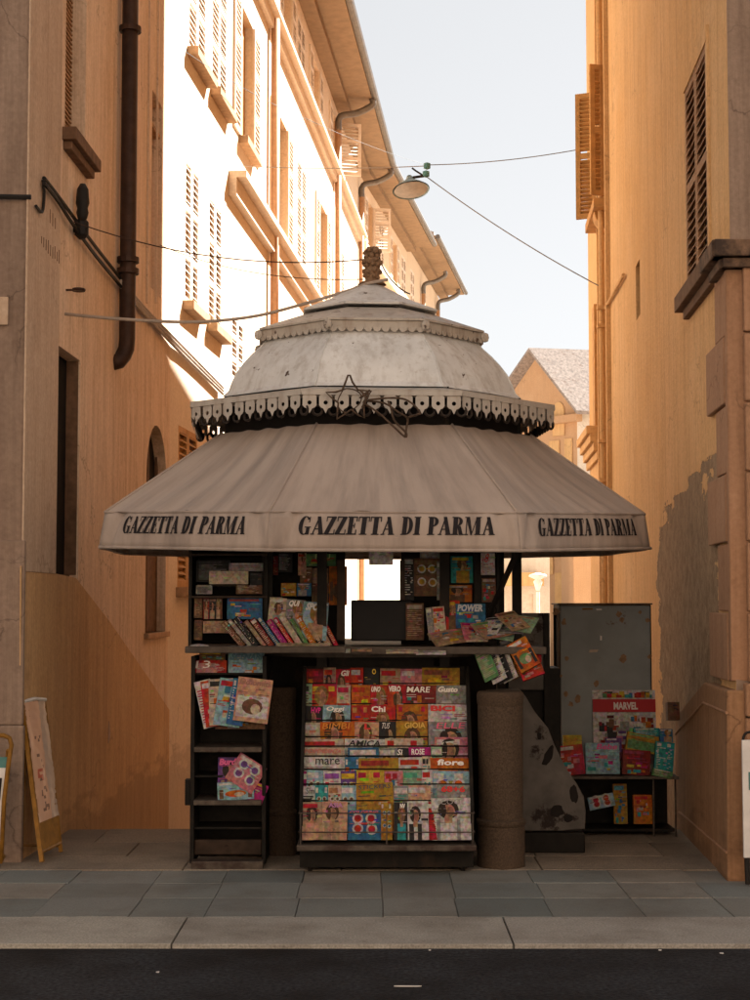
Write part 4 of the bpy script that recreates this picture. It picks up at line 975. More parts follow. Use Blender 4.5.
def make_mag(w, h, col, accent, style, title, tcol, rng, t=.006):
    """local: x -w/2..w/2, z 0..h, front at y=0 facing -y; slight cover curl"""
    mb = MB(); base = colr(col); acc = colr(accent)
    nb = 5; cv = rng.uniform(-.004, .008)
    def yy(x): return -cv * math.cos(math.pi * x / w)
    xs = [-w / 2 + w * i / nb for i in range(nb + 1)]
    for a, b in zip(xs, xs[1:]):
        mb.hexa([(a, yy(a), 0), (b, yy(b), 0), (b, yy(b) + t, 0), (a, yy(a) + t, 0), (a, yy(a), h), (b, yy(b), h), (b, yy(b) + t, h), (a, yy(a) + t, h)], base)
    e = -cv - .0008 if cv > 0 else -.0008
    def add(pl, c, dy=0): mb.face([(x, yy(x) - .0012 - dy, z) for x, _, z in pl], c)
    for q in range(rng.randint(3, 6)):
        x0 = rng.uniform(-.47, .25) * w; z0 = h * rng.uniform(.45, .8)
        if style in ('text',) and q > 2: break
        c = tuple(min(.7, max(.01, b_ * rng.choice([.35, .5, 1.5, 1.9]))) for b_ in (base if rng.random() < .6 else acc))
        add(rc(x0, x0 + rng.uniform(.08, .35) * w, z0, z0 + h * rng.uniform(.015, .06), 0), c, .00005 * q)
    if style == 'face':
        hc = rng.choice(HAIR); cx = rng.uniform(-.15, .15) * w; cz = h * rng.uniform(.6, .72)
        add(ellp(cx, cz + .01, w * .27, h * .22, 0), hc); add(rc(cx - w * .3, cx + w * .3, 0, cz - h * .2, 0), acc, .0002); add(rc(cx - w * .1, cx + w * .1, cz - h * .28, cz, 0), SK, .0004)
        add(ellp(cx, cz, w * .17, h * .17, 0), SK, .0007)
        add(ellp(cx + w * .05, cz - h * .01, w * .09, h * .13, 0), tuple(x * .62 for x in SK), .0009); add(ellp(cx - w * .12, cz + h * .02, w * .07, h * .16, 0), hc, .0011)
    elif style == 'rings':
        for cx, cz in ((-.2, .72), (.2, .72), (-.2, .38), (.22, .36)):
            add(ellp(cx * w, cz * h, w * .17, w * .17, 0), (.62, .6, .56)); add(ellp(cx * w, cz * h, w * .11, w * .11, 0), acc, .0003)
    elif style == 'blocks':
        for _ in range(9):
            x0 = rng.uniform(-.48, .2) * w; z0 = rng.uniform(.02, .7) * h; c = colr(rng.choice(['red', 'yellow', 'blue', 'white', 'pink', 'teal', 'orange', accent, accent, 'cream']))
            add(rc(x0, x0 + rng.uniform(.1, .28) * w, z0, z0 + rng.uniform(.04, .16) * h, 0), c, _ * .00015)
    elif style == 'text':
        z = h * .78
        while z > h * .1:
            add(rc(-w * .42, -w * .42 + w * rng.uniform(.4, .84), z, z + h * .022, 0), acc); z -= h * .055
    elif style == 'scene':
        add(rc(-w * .45, w * .45, h * .1, h * .6, 0), acc); add(ellp(0, h * .35, w * .3, h * .18, 0), colr(rng.choice(['tan', 'brown', 'green', 'orange'])), .0004)
        add(ellp(w * .1, h * .3, w * .14, h * .12, 0), colr('cream'), .0007)
    # small captions
    for _ in range(4):
        z0 = rng.uniform(.4, .8) * h; x0 = -w * .46 if rng.random() < .5 else w * .12
        add(rc(x0, x0 + w * rng.uniform(.15, .34), z0, z0 + h * .014, 0), tcol if tcol else (.6, .6, .6), .0014)
    if not title: add(rc(-w * .44, w * .44 * rng.uniform(.3, 1), h * .84, h * .95, 0), tcol or acc, .001)
    return mb, yy
NM = 0
def place_mag(root_p, w, h, col, accent, style, title, tcol, label, group, rot=(0, 0, 0), t=.006, th=.11, cat='magazine', name='magazine', seed=None, parentless=True):
    global NM; NM += 1; rng = random.Random(NM * 13 + 5)
    mb, yy = make_mag(w, h, col, accent, style, title, tcol, rng, t)
    o = mb.build(name, 'print', None, colored=True); o.location = root_p; o.rotation_euler = Euler(rot)
    tag(o, label, cat, group)
    if title:
        tw = w * min(.86, (.10 + .05 * rng.random()) * len(title) + .14); shx = rng.choice([0, 0, .25, .15]) * h * th; bo_ = rng.choice([.0, .02, .035, .045]); dx_ = rng.uniform(-.5, .5) * (w * .9 - tw); t0 = h * (1 - .03 - th); hh = h * th
        tm = text_mb(title, lambda x, y: (dx_ - tw / 2 + tw * x + shx * (y - .5), yy(dx_ - tw / 2 + tw * x) - .0045, t0 + hh * y), tcol, bo_)
        to = tm.build('title', 'letters', None, colored=True); to.parent = o
    return o
def cw(c): return c
ORD = ['first', 'second', 'third', 'fourth', 'fifth', 'sixth', 'seventh', 'eighth', 'ninth', 'tenth', 'eleventh', 'twelfth']
WHT = (.66, .62, .58); RED = (.5, .03, .03); BLK = (.02, .02, .02); YEL = (.65, .45, .05)
rows = [
 (72, [(60, 135, 'dark red', 'tan', 'blocks', '', RED), (133, 182, 'tan', 'red', 'face', '', RED), (180, 240, 'red', 'tan', 'face', 'Gli', WHT), (238, 290, 'red', 'cream', 'blocks', '', WHT), (292, 352, 'black', 'gold', 'scene', 'O', YEL), (355, 437, 'tan', 'red', 'blocks', '', RED), (435, 522, 'pink', 'red', 'scene', '', WHT), (520, 670, 'gold', 'brown', 'scene', '', (.3, .1, .05))]),
 (138, [(50, 88, 'pale green', 'brown', 'text', '', BLK), (84, 187, 'red', 'orange', 'face', '', YEL), (185, 240, 'cream', 'red', 'scene', '', RED), (243, 318, 'orange', 'yellow', 'scene', '', RED), (316, 388, 'red', 'pink', 'face', 'UNO', WHT), (385, 458, 'red', 'blue', 'face', 'VERO', WHT), (455, 580, 'dark red', 'black', 'blocks', 'MARE', WHT), (576, 700, 'grey', 'brown', 'scene', 'Gusto', WHT)]),
 (218, [(50, 132, 'black', 'grey', 'face', 'HVP', (.55, .02, .2)), (130, 240, 'pale blue', 'teal', 'face', 'Oggi', WHT), (242, 320, 'red', 'blue', 'scene', '', (.6, .3, .1)), (315, 418, 'red', 'brown', 'face', 'Chi', WHT), (420, 546, 'orange', 'black', 'face', '', RED), (545, 712, 'white', 'red', 'scene', 'BICI', RED)]),
 (283, [(48, 122, 'cream', 'tan', 'scene', '', WHT), (118, 256, 'orange', 'tan', 'face', 'BIMBI', (.5, .2, .03)), (255, 352, 'peach', 'red', 'face', 'L', RED), (350, 420, 'black', 'grey', 'face', 'TUS', WHT), (418, 542, 'gold', 'brown', 'face', 'GIOIA', (.55, .35, .08)), (545, 712, 'grey', 'pink', 'face', 'ELLE', (.6, .1, .18))]),
 (348, [(45, 212, 'cream', 'green', 'text', '', RED), (215, 376, 'white', 'brown', 'text', 'AMICA', BLK), (374, 526, 'cream', 'red', 'blocks', '', RED), (570, 716, 'pink', 'brown', 'face', '', WHT)]),
 (385, [(45, 215, 'cream', 'grey', 'text', 'INDIPENDENZA', (.4, .12, .1)), (228, 352, 'blue', 'white', 'text', '', WHT), (350, 425, 'grey', 'tan', 'face', '', WHT), (420, 470, 'black', 'grey', 'face', 'Si', WHT), (468, 556, 'magenta', 'pink', 'scene', 'ROSE', WHT), (556, 600, 'pale green', 'tan', 'scene', '', WHT)]),
 (424, [(44, 218, 'white', 'grey', 'text', 'mare', BLK), (216, 274, 'blue', 'teal', 'blocks', '', WHT), (270, 430, 'gold', 'dark red', 'scene', '', (.35, .05, .03)), (428, 522, 'white', 'red', 'blocks', '', RED), (520, 560, 'cream', 'teal', 'text', '', BLK), (552, 716, 'orange', 'black', 'blocks', 'fiore', WHT)]),
 (476, [(44, 86, 'magenta', 'pink', 'blocks', '', WHT), (66, 132, 'pale blue', 'brown', 'rings', '', WHT), (132, 200, 'white', 'purple', 'blocks', '', (.3, .1, .4)), (198, 262, 'purple', 'gold', 'rings', '', YEL), (262, 372, 'yellow', 'red', 'blocks', '', RED), (372, 446, 'pink', 'red', 'blocks', '', RED), (444, 522, 'pale green', 'green', 'scene', '', (.1, .4, .25)), (520, 562, 'white', 'teal', 'rings', '', RED), (556, 712, 'pale blue', 'orange', 'rings', '', WHT)]),
 (535, [(44, 102, 'white', 'black', 'text', 'Sim', BLK), (98, 152, 'teal', 'brown', 'rings', '', WHT), (150, 204, 'cream', 'brown', 'rings', '', (.4, .2, .1)), (200, 262, 'pale blue', 'brown', 'rings', '', WHT), (258, 406, 'gold', 'red', 'blocks', 'STICKERS', (.015, .05, .08)), (408, 468, 'grey', 'teal', 'text', '', WHT), (462, 556, 'peach', 'tan', 'scene', '', WHT), (580, 714, 'grey', 'orange', 'blocks', '68+6', RED)]),
 (600, [(46, 132, 'tan', 'peach', 'face', '', RED), (128, 228, 'peach', 'tan', 'face', 'ASIA', (.35, .15, .3)), (228, 360, 'blue', 'red', 'rings', 'COLORING', (.6, .1, .1)), (358, 404, 'gold', 'blue', 'rings', '', WHT), (410, 466, 'black', 'teal', 'face', 'NV', WHT), (462, 546, 'white', 'black', 'face', '', (.5, .4, .38)), (542, 582, 'red', 'dark red', 'text', '', WHT), (556, 712, 'white', 'grey', 'face', 'COOL', (.25, .22, .22))]),
]
GR = 'magazines on the front rack'
def cr6(x, y): return 290 + x / 3.947, 650 + y / 3.947
tilt = R(-11)
for r_i, (yt, items) in enumerate(rows):
    Y = 10.03 - .052 * r_i
    for c_i, (x0, x1, col, acc, sty, ti, tc) in enumerate(items):
        rg = random.Random(r_i * 31 + c_i); u0, v0 = cr6(x0, yt + rg.uniform(-4, 4)); u1, _ = cr6(x1, yt)
        if (col, ti) == ('white', 'COOL'): v0 -= 4
        if ti == 'STICKERS': v0 -= 3
        if ti == 'COLORING': v0 += 9
        tl = P(u0, v0, Y); tr = P(u1, v0, Y); w = tr.x - tl.x
        vb = 838; zbot = Zat(vb, 9.6); h = min(.285, (tl.z - zbot) / math.cos(tilt)); 
        top = (tl + tr) / 2 + Vector((0, -.0022 * (c_i % 3), 0))
        rz = R(rg.uniform(-2, 2)); ry = R(rg.uniform(-1.2, 1.2) + (-4 if ti == 'STICKERS' else 0))
        rot_e = Euler((tilt + R(rg.uniform(-2.5, 1)), ry, rz)); base = top - rot_e.to_matrix() @ Vector((0, 0, h))
        nm = f"{col} magazine" + (f" titled {ti}" if ti else {'face': ' with a portrait cover', 'blocks': ' with a busy patchwork cover', 'rings': ' with round pictures', 'text': ' with lines of text', 'scene': ' with an oval picture'}[sty])
        place_mag(base, w - .002, h, col, acc, sty, ti, tc, f"{nm}, {ORD[c_i]} from left in {ORD[r_i]} rack row", GR, rot_e, th=.085 if len(ti) > 5 else .125)
# rack -----------------------------------------------------------------
rk = thing('magazine_rack', 'black stepped magazine rack crammed with magazines before the kiosk', 'magazine rack', (P(386, 860, 9.6).x, 9.62, 0))
xl, xr = P(300, 800, 9.62).x, P(473, 800, 9.62).x
def B(parent, name, mat, lo, hi, bevel=.003): mb = MB(); mb.box(lo, hi); return mb.build(name, mat, parent, bevel=bevel)
zt = Zat(843, 9.56); 
B(rk, 'base_box', 'metalK', (xl, 9.60, .03), (xr, 9.93, zt - .035))
B(rk, 'tray', 'shelfedge', (xl - .012, 9.47, zt - .035), (xr + .012, 9.93, zt), .006)
for x in (xl, xr - .02):
    mb = MB(); mb.prism([Vector((x, 9.53, zt)), Vector((x, 10.06, zt)), Vector((x, 10.06, 1.2)), Vector((x, 9.985, 1.2)), Vector((x, 9.53, .40))], (.02, 0, 0)); mb.build('side_panel', 'metalK', rk)
B(rk, 'back_board', 'metalK', (xl, 10.05, zt), (xr, 10.06, 1.2))
for r_i in range(1, 10):
    Y = 10.03 - .052 * (r_i - 1) - .022; z = Zat(650 + (rows[r_i][0] - 6) / 3.947, Y)
    mb = MB(); mb.tube([(xl + .01, Y, z), (xr - .01, Y, z)], .0045, 6); mb.build('row_gap_rail', 'metalK', rk)  # shelf wires coloured black to draw shadow gaps between rows
for yy_, nm in ((640, 'front_rail'), (715, 'front_rail')):
    v = 650 + yy_ / 3.947; z = Zat(v, 9.53); mb = MB(); mb.tube([(xl, 9.485, z), (xr, 9.485, z)], .004, 6)
    for x in (xl, xr): mb.tube([(x, 9.485, z), (x, 9.62, z)], .004, 6)
    mb.build(nm, 'shelfedge', rk)
mb = MB()
for x in (xl + .01, (xl + xr) / 2, xr - .01): mb.tube([(x, 9.485, zt), (x, 9.485, Zat(650 + 640 / 3.947, 9.53))], .004, 6)
mb.build('rail_post', 'shelfedge', rk)
for x in (xl + .06, xr - .06):
    for y in (9.66, 9.88):
        mb = MB(); mb.tube([(x - .012, y, .03), (x + .012, y, .03)], .03, 12); mb.build('wheel', 'cable', rk)
# ---------------------------------------------------------------- left shelf unit
sh = thing('shelf_unit', 'narrow dark metal shelf unit standing left of the kiosk rack', 'shelf unit', (P(228, 860, 9.85).x, 9.84, 0))
sx0, sx1 = P(190, 800, 9.80).x, P(266, 800, 9.80).x
B(sh, 'side_panel', 'metalK', (sx0, 9.80, .02), (sx0 + .025, 10.12, 1.27)); B(sh, 'side_panel', 'metalK', (sx1 - .025, 9.80, .02), (sx1, 10.12, 1.27)); B(sh, 'back_panel', 'metalK', (sx0 + .026, 10.08, .02), (sx1 - .026, 10.12, 1.27))
for v in (676, 750, 779, 803, 831):
    z = Zat(v - 3, 9.78); big = v in (750, 803); B(sh, 'shelf', 'shelfedge' if big else 'metalK', (sx0 + .026, 9.76 if big else 9.82, z - (.03 if big else .015)), (sx1 - .026, 10.08, z), .004)
B(sh, 'foot_step', 'shelfedge', (sx0 + .02, 9.70, .0), (sx1 - .01, 9.80, .05), .006)
B(sh, 'drawer', 'woodK', (sx0 + .027, 9.82, .07), (sx1 - .027, 9.85, .16), .006)
mb = MB(); mb.lathe([(.001, .12), (.008, .125), (.001, .13)], ((sx0 + .22), 9.815), 8); mb.build('knob', 'shelfedge', sh)
B(sh, 'hinged_flap', 'metalK', (sx0 - .035, 9.83, Zat(806, 9.8)), (sx0 - .002, 9.9, Zat(780, 9.8)))
GL2 = 'magazines on the left shelf unit'
def free_mag(u, vb, Y, w, h, col, acc, sty, ti, tc, label, group, ang=0, tl=-10, rz=0, t=.006, th=.14, cat='magazine', name='magazine'):
    p = P(u, vb, Y); return place_mag(p, w, h, col, acc, sty, ti, tc, label, group, Euler((R(tl), R(ang), R(rz))), t, th, cat, name)
free_mag(212, 727, 9.74, .10, .29, 'white', 'red', 'text', 'ONE', RED, 'white and red magazine leaning outermost left on the shelf', GL2, -14)
free_mag(216, 726, 9.735, .12, .28, 'red', 'white', 'blocks', '', WHT, 'bright red magazine fanned second from left on the shelf', GL2, -9)
free_mag(222, 725, 9.73, .15, .28, 'cream', 'red', 'blocks', '', BLK, 'cream magazine fanned in middle of the left shelf bunch', GL2, -3)
free_mag(226, 726, 9.72, .16, .285, 'pale blue', 'red', 'blocks', '', RED, 'pale blue and red magazine tilted right behind cover with nut', GL2, 8)
free_mag(234, 725, 9.715, .10, .28, 'blue', 'white', 'text', '', WHT, 'blue spined magazine just left of the big pale cover', GL2, 9)
b = free_mag(250, 722, 9.70, .21, .265, 'peach', 'white', 'scene', 'Dolomiti', (.25, .12, .1), 'pale peach magazine with brown oval, largest on left shelf', GL2, 7)
free_mag(240, 729, 9.76, .30, .10, 'brown', 'grey', 'blocks', '', BLK, 'dark horizontal magazine lying under the fanned shelf magazines', GL2, 0)
free_mag(210, 675, 9.83, .20, .09, 'red', 'white', 'text', '13', WHT, 'red paper with white digits on the top shelf', GL2, 0, th=.5)
free_mag(246, 674, 9.83, .22, .13, 'pale blue', 'orange', 'blocks', 'SCENARI', (.08, .16, .2), 'pale blue newspaper headed SCENARI on top shelf', GL2, 0, th=.3)
free_mag(212, 668, 9.86, .16, .10, 'brown', 'green', 'blocks', '', YEL, 'brown and green booklet at back of top shelf', GL2, 0)
free_mag(233, 799, 9.80, .19, .25, 'purple', 'tan', 'face', 'Burda', (.55, .1, .25), 'magazine headed Burda standing upright on lower left shelf', GL2, 0, th=.16)
free_mag(238, 786, 9.785, .19, .18, 'pink', 'purple', 'rings', '', WHT, 'pink magazine tilted steeply on the lower left shelf', GL2, 32)
free_mag(246, 799, 9.79, .20, .12, 'magenta', 'orange', 'blocks', '', YEL, 'magenta and orange magazine propped low on left shelf', GL2, 22)
free_mag(236, 800, 9.785, .22, .11, 'pale blue', 'brown', 'scene', '', WHT, 'blue and brown magazine in front at foot of lower shelf', GL2, -4)
# ---------------------------------------------------------------- upper left bookcase (part of kiosk) and contents
GU = 'books and magazines on the upper kiosk shelves'
for v in (554, 596, 644): a, b = P(190, v, 10.0), P(268, v, 10.0); mb = MB(); mb.box((a.x, 9.95, a.z - .012), (b.x, 10.33, a.z)); K(mb, 'shelf', 'woodK')
for u in (190, 266): a = P(u, 600, 9.97); mb = MB(); mb.box((a.x - .01, 9.97, 1.3), (a.x + .01, 10.33, Zat(545, 9.97))); K(mb, 'shelf_side', 'metalK')
def item(u0, u1, v0, v1, Y, col, acc, sty, ti, tc, label, ang=0, tl=-6, t=.02, grp=GU, cat='magazine', name='magazine', rz=0, th=.2):
    a, b = P(u0, v0, Y), P(u1, v1, Y); return free_mag((u0 + u1) / 2, v1, Y, b.x - a.x, a.z - b.z, col, acc, sty, ti, tc, label, grp, ang, tl, rz, t, th, cat, name)
it = item
it(229, 263, 563, 571, 9.97, 'grey', 'cream', 'text', '', WHT, 'grey flat box at right end of uppermost shelf', cat='box', name='paper_box', t=.15)
it(209, 248, 571, 584, 9.95, 'cream', 'grey', 'none', '', (.5, .45, .38), 'pale cream flat box centred on the uppermost kiosk shelf', cat='box', name='paper_box', t=.15)
it(196, 229, 560, 582, 10.05, 'black', 'grey', 'text', '', (.06, .06, .06), 'black folder behind the cream box on uppermost shelf', t=.05)
it(250, 262, 573, 585, 9.98, 'black', 'brown', 'none', '', (.1, .1, .1), 'small black box right of cream box, uppermost shelf', t=.1, cat='box', name='paper_box')
it(194, 202, 598, 618, 9.98, 'brown', 'tan', 'text', '', (.2, .1, .05), 'thin brown book at left end of second shelf')
for i, (u0, u1, c) in enumerate(((203, 209, 'dark red'), (209, 216, 'black'), (216, 222, 'brown'))):
    it(u0, u1, 598, 619, 9.99, c, 'tan', 'face', '', (.3, .2, .15), f'{c} slim volume on second shelf beside the blue-grey magazine')
it(227, 262, 598, 619, 9.97, 'blue', 'grey', 'blocks', '', (.3, .05, .05), 'blue grey magazine with red heading on second shelf', t=.01)
it(203, 228, 621, 633, 9.97, 'tan', 'brown', 'text', '', (.3, .18, .12), 'row of worn tan booklets low at left of shelves')
it(194, 202, 620, 640, 9.99, 'brown', 'black', 'text', '', (.1, .06, .04), 'dark brown book standing at far left above counter')
# slanting pile of books
cols = ['brown', 'grey', 'black', 'tan', 'dark red', 'blue', 'magenta', 'red', 'cream', 'green', 'orange', 'black', 'tan', 'red']
for i, c in enumerate(cols):
    u = 230 + i * 7.2
    p = P(u + 13, 646, 9.82 + .006 * i); L = .20 + .015 * (i % 3)
    place_mag(p, .025 if i % 2 else .035, L, c, 'cream', 'text', '', WHT if i % 3 else (.4, .3, .2), f'{c} spine, {ORD[i] if i < 12 else ["second last", "last"][i - 12]} of the leaning books on left counter', 'leaning books on the left counter', Euler((R(-18), R(-40 + 1.0 * i), R(6))), .10, cat='book', name='book')
it(267, 284, 597, 627, 9.93, 'cream', 'grey', 'face', '', WHT, 'black and white portrait magazine standing behind leaning books', ang=5, tl=-12, t=.008)
it(284, 303, 599, 634, 9.92, 'grey', 'brown', 'face', 'QUI', WHT, 'dark grey portrait magazine, middle of three standing ones', ang=4, tl=-12, t=.008)
it(301, 326, 601, 640, 9.90, 'pale blue', 'tan', 'face', 'SPORT', (.5, .5, .5), 'blue magazine with people, right of three standing ones', ang=4, tl=-14, t=.008)
it(276, 330, 640, 646, 9.74, 'cream', 'tan', 'text', '', (.4, .3, .2), 'cream magazine lying flat at the counter edge left', tl=-60, t=.01)
it(298, 306, 553, 575, 10.06, 'peach', 'tan', 'face', '', RED, 'narrow peach leaflet hanging under the awning left')
it(306, 336, 554, 566, 10.06, 'green', 'red', 'blocks', 'PIU', (.4, .5, .2), 'green and red puzzle magazine hung above window left', t=.01, th=.4)
it(312, 328, 568, 606, 10.07, 'tan', 'brown', 'scene', '', (.3, .2, .15), 'tan magazine hanging left of the orange figure cover')
it(329, 347, 566, 605, 10.05, 'orange', 'brown', 'scene', '', (.4, .15, .03), 'orange cover hanging beside the bright service window')
it(281, 296, 583, 596, 10.05, 'gold', 'brown', 'blocks', '', (.4, .3, .1), 'gold patterned box on the shelf in the dark', t=.05, cat='box', name='paper_box')
it(297, 311, 583, 596, 10.04, 'blue', 'grey', 'face', '', WHT, 'small blue framed card next to the gold box')
it(278, 292, 553, 572, 10.07, 'black', 'grey', 'text', '', (.12, .12, .12), 'black notebook hanging highest in the left dark bay')
it(190, 208, 642, 647, 9.70, 'white', 'grey', 'text', '', (.3, .3, .3), 'white newspapers stacked at far left counter edge', tl=-70, t=.012)
it(228, 262, 643, 648, 9.68, 'white', 'grey', 'text', '', (.3, .3, .3), 'white folded newspaper on left counter edge', tl=-70, t=.012)
# right side
it(404, 414, 557, 600, 10.03, 'black', 'white', 'text', '', WHT, 'black magazine with white side lettering by service window')
it(414, 440, 558, 596, 10.04, 'brown', 'gold', 'rings', '', (.25, .15, .08), 'brown cover with golden rings hung right of window')
it(437, 446, 561, 600, 10.035, 'grey', 'tan', 'blocks', '', WHT, 'column of small greyish cards hanging right of brown cover')
it(451, 473, 556, 583, 10.05, 'teal', 'gold', 'face', '', YEL, 'teal icon-like cover hanging in the right bay', t=.01)
it(481, 495, 553, 575, 9.96, 'white', 'red', 'text', '8', RED, 'white notice with red sign hanging at right post', t=.004, th=.4, cat='notice', name='notice')
it(369, 393, 549, 565, 9.58, 'white', 'grey', 'text', '', (.45, .42, .4), 'white paper notice hanging from the awning edge', t=.003, cat='notice', name='notice', tl=0)
it(429, 437, 607, 640, 9.95, 'grey', 'cream', 'text', '', WHT, 'thin grey magazine standing leftmost on the right counter', ang=-6, tl=-10, t=.01)
it(435, 447, 606, 638, 9.94, 'cream', 'red', 'blocks', '', RED, 'cream magazine with red stripe standing on right counter', ang=-5, tl=-10, t=.01)
it(446, 460, 600, 630, 9.96, 'red', 'brown', 'face', '', YEL, 'red magazine standing between cream and blue-grey ones', tl=-10, t=.01)
it(456, 486, 603, 628, 9.95, 'blue', 'grey', 'blocks', 'POWER', (.4, .42, .45), 'blue grey magazine headed POWER on the right counter', tl=-14, t=.01, th=.3)
for k_, (u0, u1, v0, v1, c, a, l) in enumerate((
    (272, 300, 644, 649, 'cream', 'grey', 'cream newspaper lying flat between leaning books and window'), (323, 350, 646, 651, 'white', 'grey', 'white magazine jutting over the counter edge below the window'),
    (352, 372, 646, 650, 'tan', 'grey', 'tan magazine flat on the counter below the black screen'), (386, 418, 646, 652, 'cream', 'tan', 'cream papers flat on the counter just right of screen'),
    (416, 446, 647, 653, 'white', 'grey', 'white papers jutting over the right counter edge'), (206, 226, 645, 650, 'tan', 'grey', 'tan folded newspaper at the left counter edge'))):
    it(u0, u1, v0, v1, 9.66 + .005 * (k_ % 3), c, a, 'text', '', (.3, .28, .25), l, tl=-66, t=.012)
for k_, (u0, u1, v0, v1, Y_, c, a, st, l) in enumerate((
    (300, 312, 567, 583, 10.06, 'brown', 'gold', 'blocks', 'small brown comic hanging below the narrow peach leaflet'), (268, 278, 556, 575, 10.08, 'dark red', 'tan', 'text', 'dark red strip hanging beside the left mullion'),
    (272, 282, 597, 618, 10.06, 'grey', 'brown', 'text', 'grey book behind the black and white portrait magazine'), (406, 424, 603, 640, 10.08, 'brown', 'tan', 'text', 'brown vertical book block right of the black screen'),
    (448, 472, 585, 602, 10.06, 'orange', 'brown', 'face', 'orange cover low in right bay above the standing magazines'), (482, 496, 578, 602, 10.0, 'brown', 'grey', 'blocks', 'brown comic pinned under the red number notice'),
    (441, 450, 566, 596, 10.07, 'black', 'tan', 'text', 'black narrow cover beside the small greyish cards'), (420, 440, 548, 558, 10.05, 'grey', 'white', 'text', 'grey card tucked under the awning right of window'),
    (236, 262, 585, 594, 9.99, 'brown', 'cream', 'text', 'brown box lid at the back of uppermost shelf'), (196, 212, 585, 594, 9.99, 'grey', 'black', 'text', 'grey folder lying low on the uppermost shelf left'),
    (230, 250, 622, 634, 10.0, 'dark red', 'tan', 'blocks', 'dark red booklet behind the leaning books'), (312, 336, 583, 600, 10.12, 'blue', 'tan', 'face', 'blue poster card behind the SPORT headed magazine'))):
    it(u0, u1, v0, v1, Y_, c, a, st, '', (.4, .35, .3), l, t=.01)
# heap of open magazines on right counter
heap = [('tan', 'pink', 455, 640, 15, .24), ('cream', 'red', 470, 637, -20, .22), ('pink', 'magenta', 474, 628, 8, .12), ('pale green', 'cream', 492, 638, -8, .26), ('tan', 'green', 500, 630, 30, .22), ('white', 'black', 486, 624, -35, .14), ('grey', 'red', 508, 633, 12, .2), ('pale green', 'tan', 515, 642, -22, .2), ('tan', 'brown', 522, 630, 40, .16)]
for i, (c, a, u, v, az, w) in enumerate(heap):
    p = P(u, v + 4, 9.78 + .012 * (i % 4)); p.z = zct + .02 + .011 * i
    place_mag(p, w, .17, c, a, 'blocks', '', colr(a), f'{c} crumpled magazine, {ORD[i]} layer up in the right counter heap', 'heaped magazines on the right counter', Euler((R(-64 + 5 * (i % 3)), R(-8 + 5 * (i % 4)), R(az))), .008)
lean = [('green', 'cream', 492, 679, .20), ('white', 'black', 500, 681, .21), ('black', 'white', 506, 681, .21), ('white', 'grey', 511, 680, .21), ('brown', 'orange', 519, 677, .19)]
for i, (c, a, u, v, h) in enumerate(lean):
    place_mag(P(u, v, 9.72 + .004 * i), .10, h, c, a, 'text', '', colr(a), f'{c} magazine, {ORD[i]} from left of those sliding off the right counter', 'magazines sliding off the right counter', Euler((R(-12), R(-27), R(-25))), .006)
place_mag(P(531, 668, 9.69), .13, .19, 'orange', 'black', 'scene', '', WHT, 'orange book with dark label leaning off the right counter', 'magazines sliding off the right counter', Euler((R(-15), R(-28), R(0))), .03, cat='book', name='book')
place_mag(P(534, 677, 9.72), .14, .10, 'red', 'cream', 'blocks', '', WHT, 'red and cream book lowest at the right counter end', 'magazines sliding off the right counter', Euler((R(-15), R(-20), R(0))), .03, cat='book', name='book')
place_mag(P(537, 662, 9.8), .055, .07, 'red', 'red', 'none', '', RED, 'small bright red packet at the right counter end', None, Euler((0, 0, 0)), .03, cat='packet', name='packet')
# ---------------------------------------------------------------- bollards
def bollard(u, v, Y, label, s=1.0, r=.145):
    g = P(u, v, Y); bo = thing('bollard', label, 'bollard', (g.x, Y, 0), 'granite bollards before the kiosk')
    zz_ = lambda vv: (Zat(vv, 9.85)) * s
    mb = MB(); zt_ = zz_(691)
    pr = [(r * 1.0, 0), (r * 1.0, .24), (r * .96, .25)]
    mb.lathe(pr, (0, 0), 40); o = mb.build('foot', 'granite', None, smooth=False); o.parent = bo; smooth_angle(o, 30)
    mb = MB(); mb.lathe([(r * 1.0, .251), (r * 1.06, .262), (r * 1.05, .282), (r * .94, .292)], (0, 0), 40); o = mb.build('ring', 'granite', None); o.parent = bo; smooth_angle(o, 50)
    mb = MB(); mb.lathe([(r * .93, .292), (r * .94, .5), (r * .95, .8), (r * .955, .93), (r * .94, .935), (r * .955, .945), (r * .955, .965), (r * .94, .97), (r * .98, .985), (r * 1.0, 1.03), (r * .97, zt_ - .01), (r * .9, zt_), (.01, zt_ + .008)], (0, 0), 40)
    o = mb.build('shaft', 'granite', None); o.parent = bo; smooth_angle(o, 40)
    return bo
bollard(501, 862, 9.83, 'brown granite bollard standing right of the magazine rack', 1.0)
b2 = bollard(281, 850, 10.3, 'dark granite bollard half hidden between shelf unit and rack', 1.0, .10)
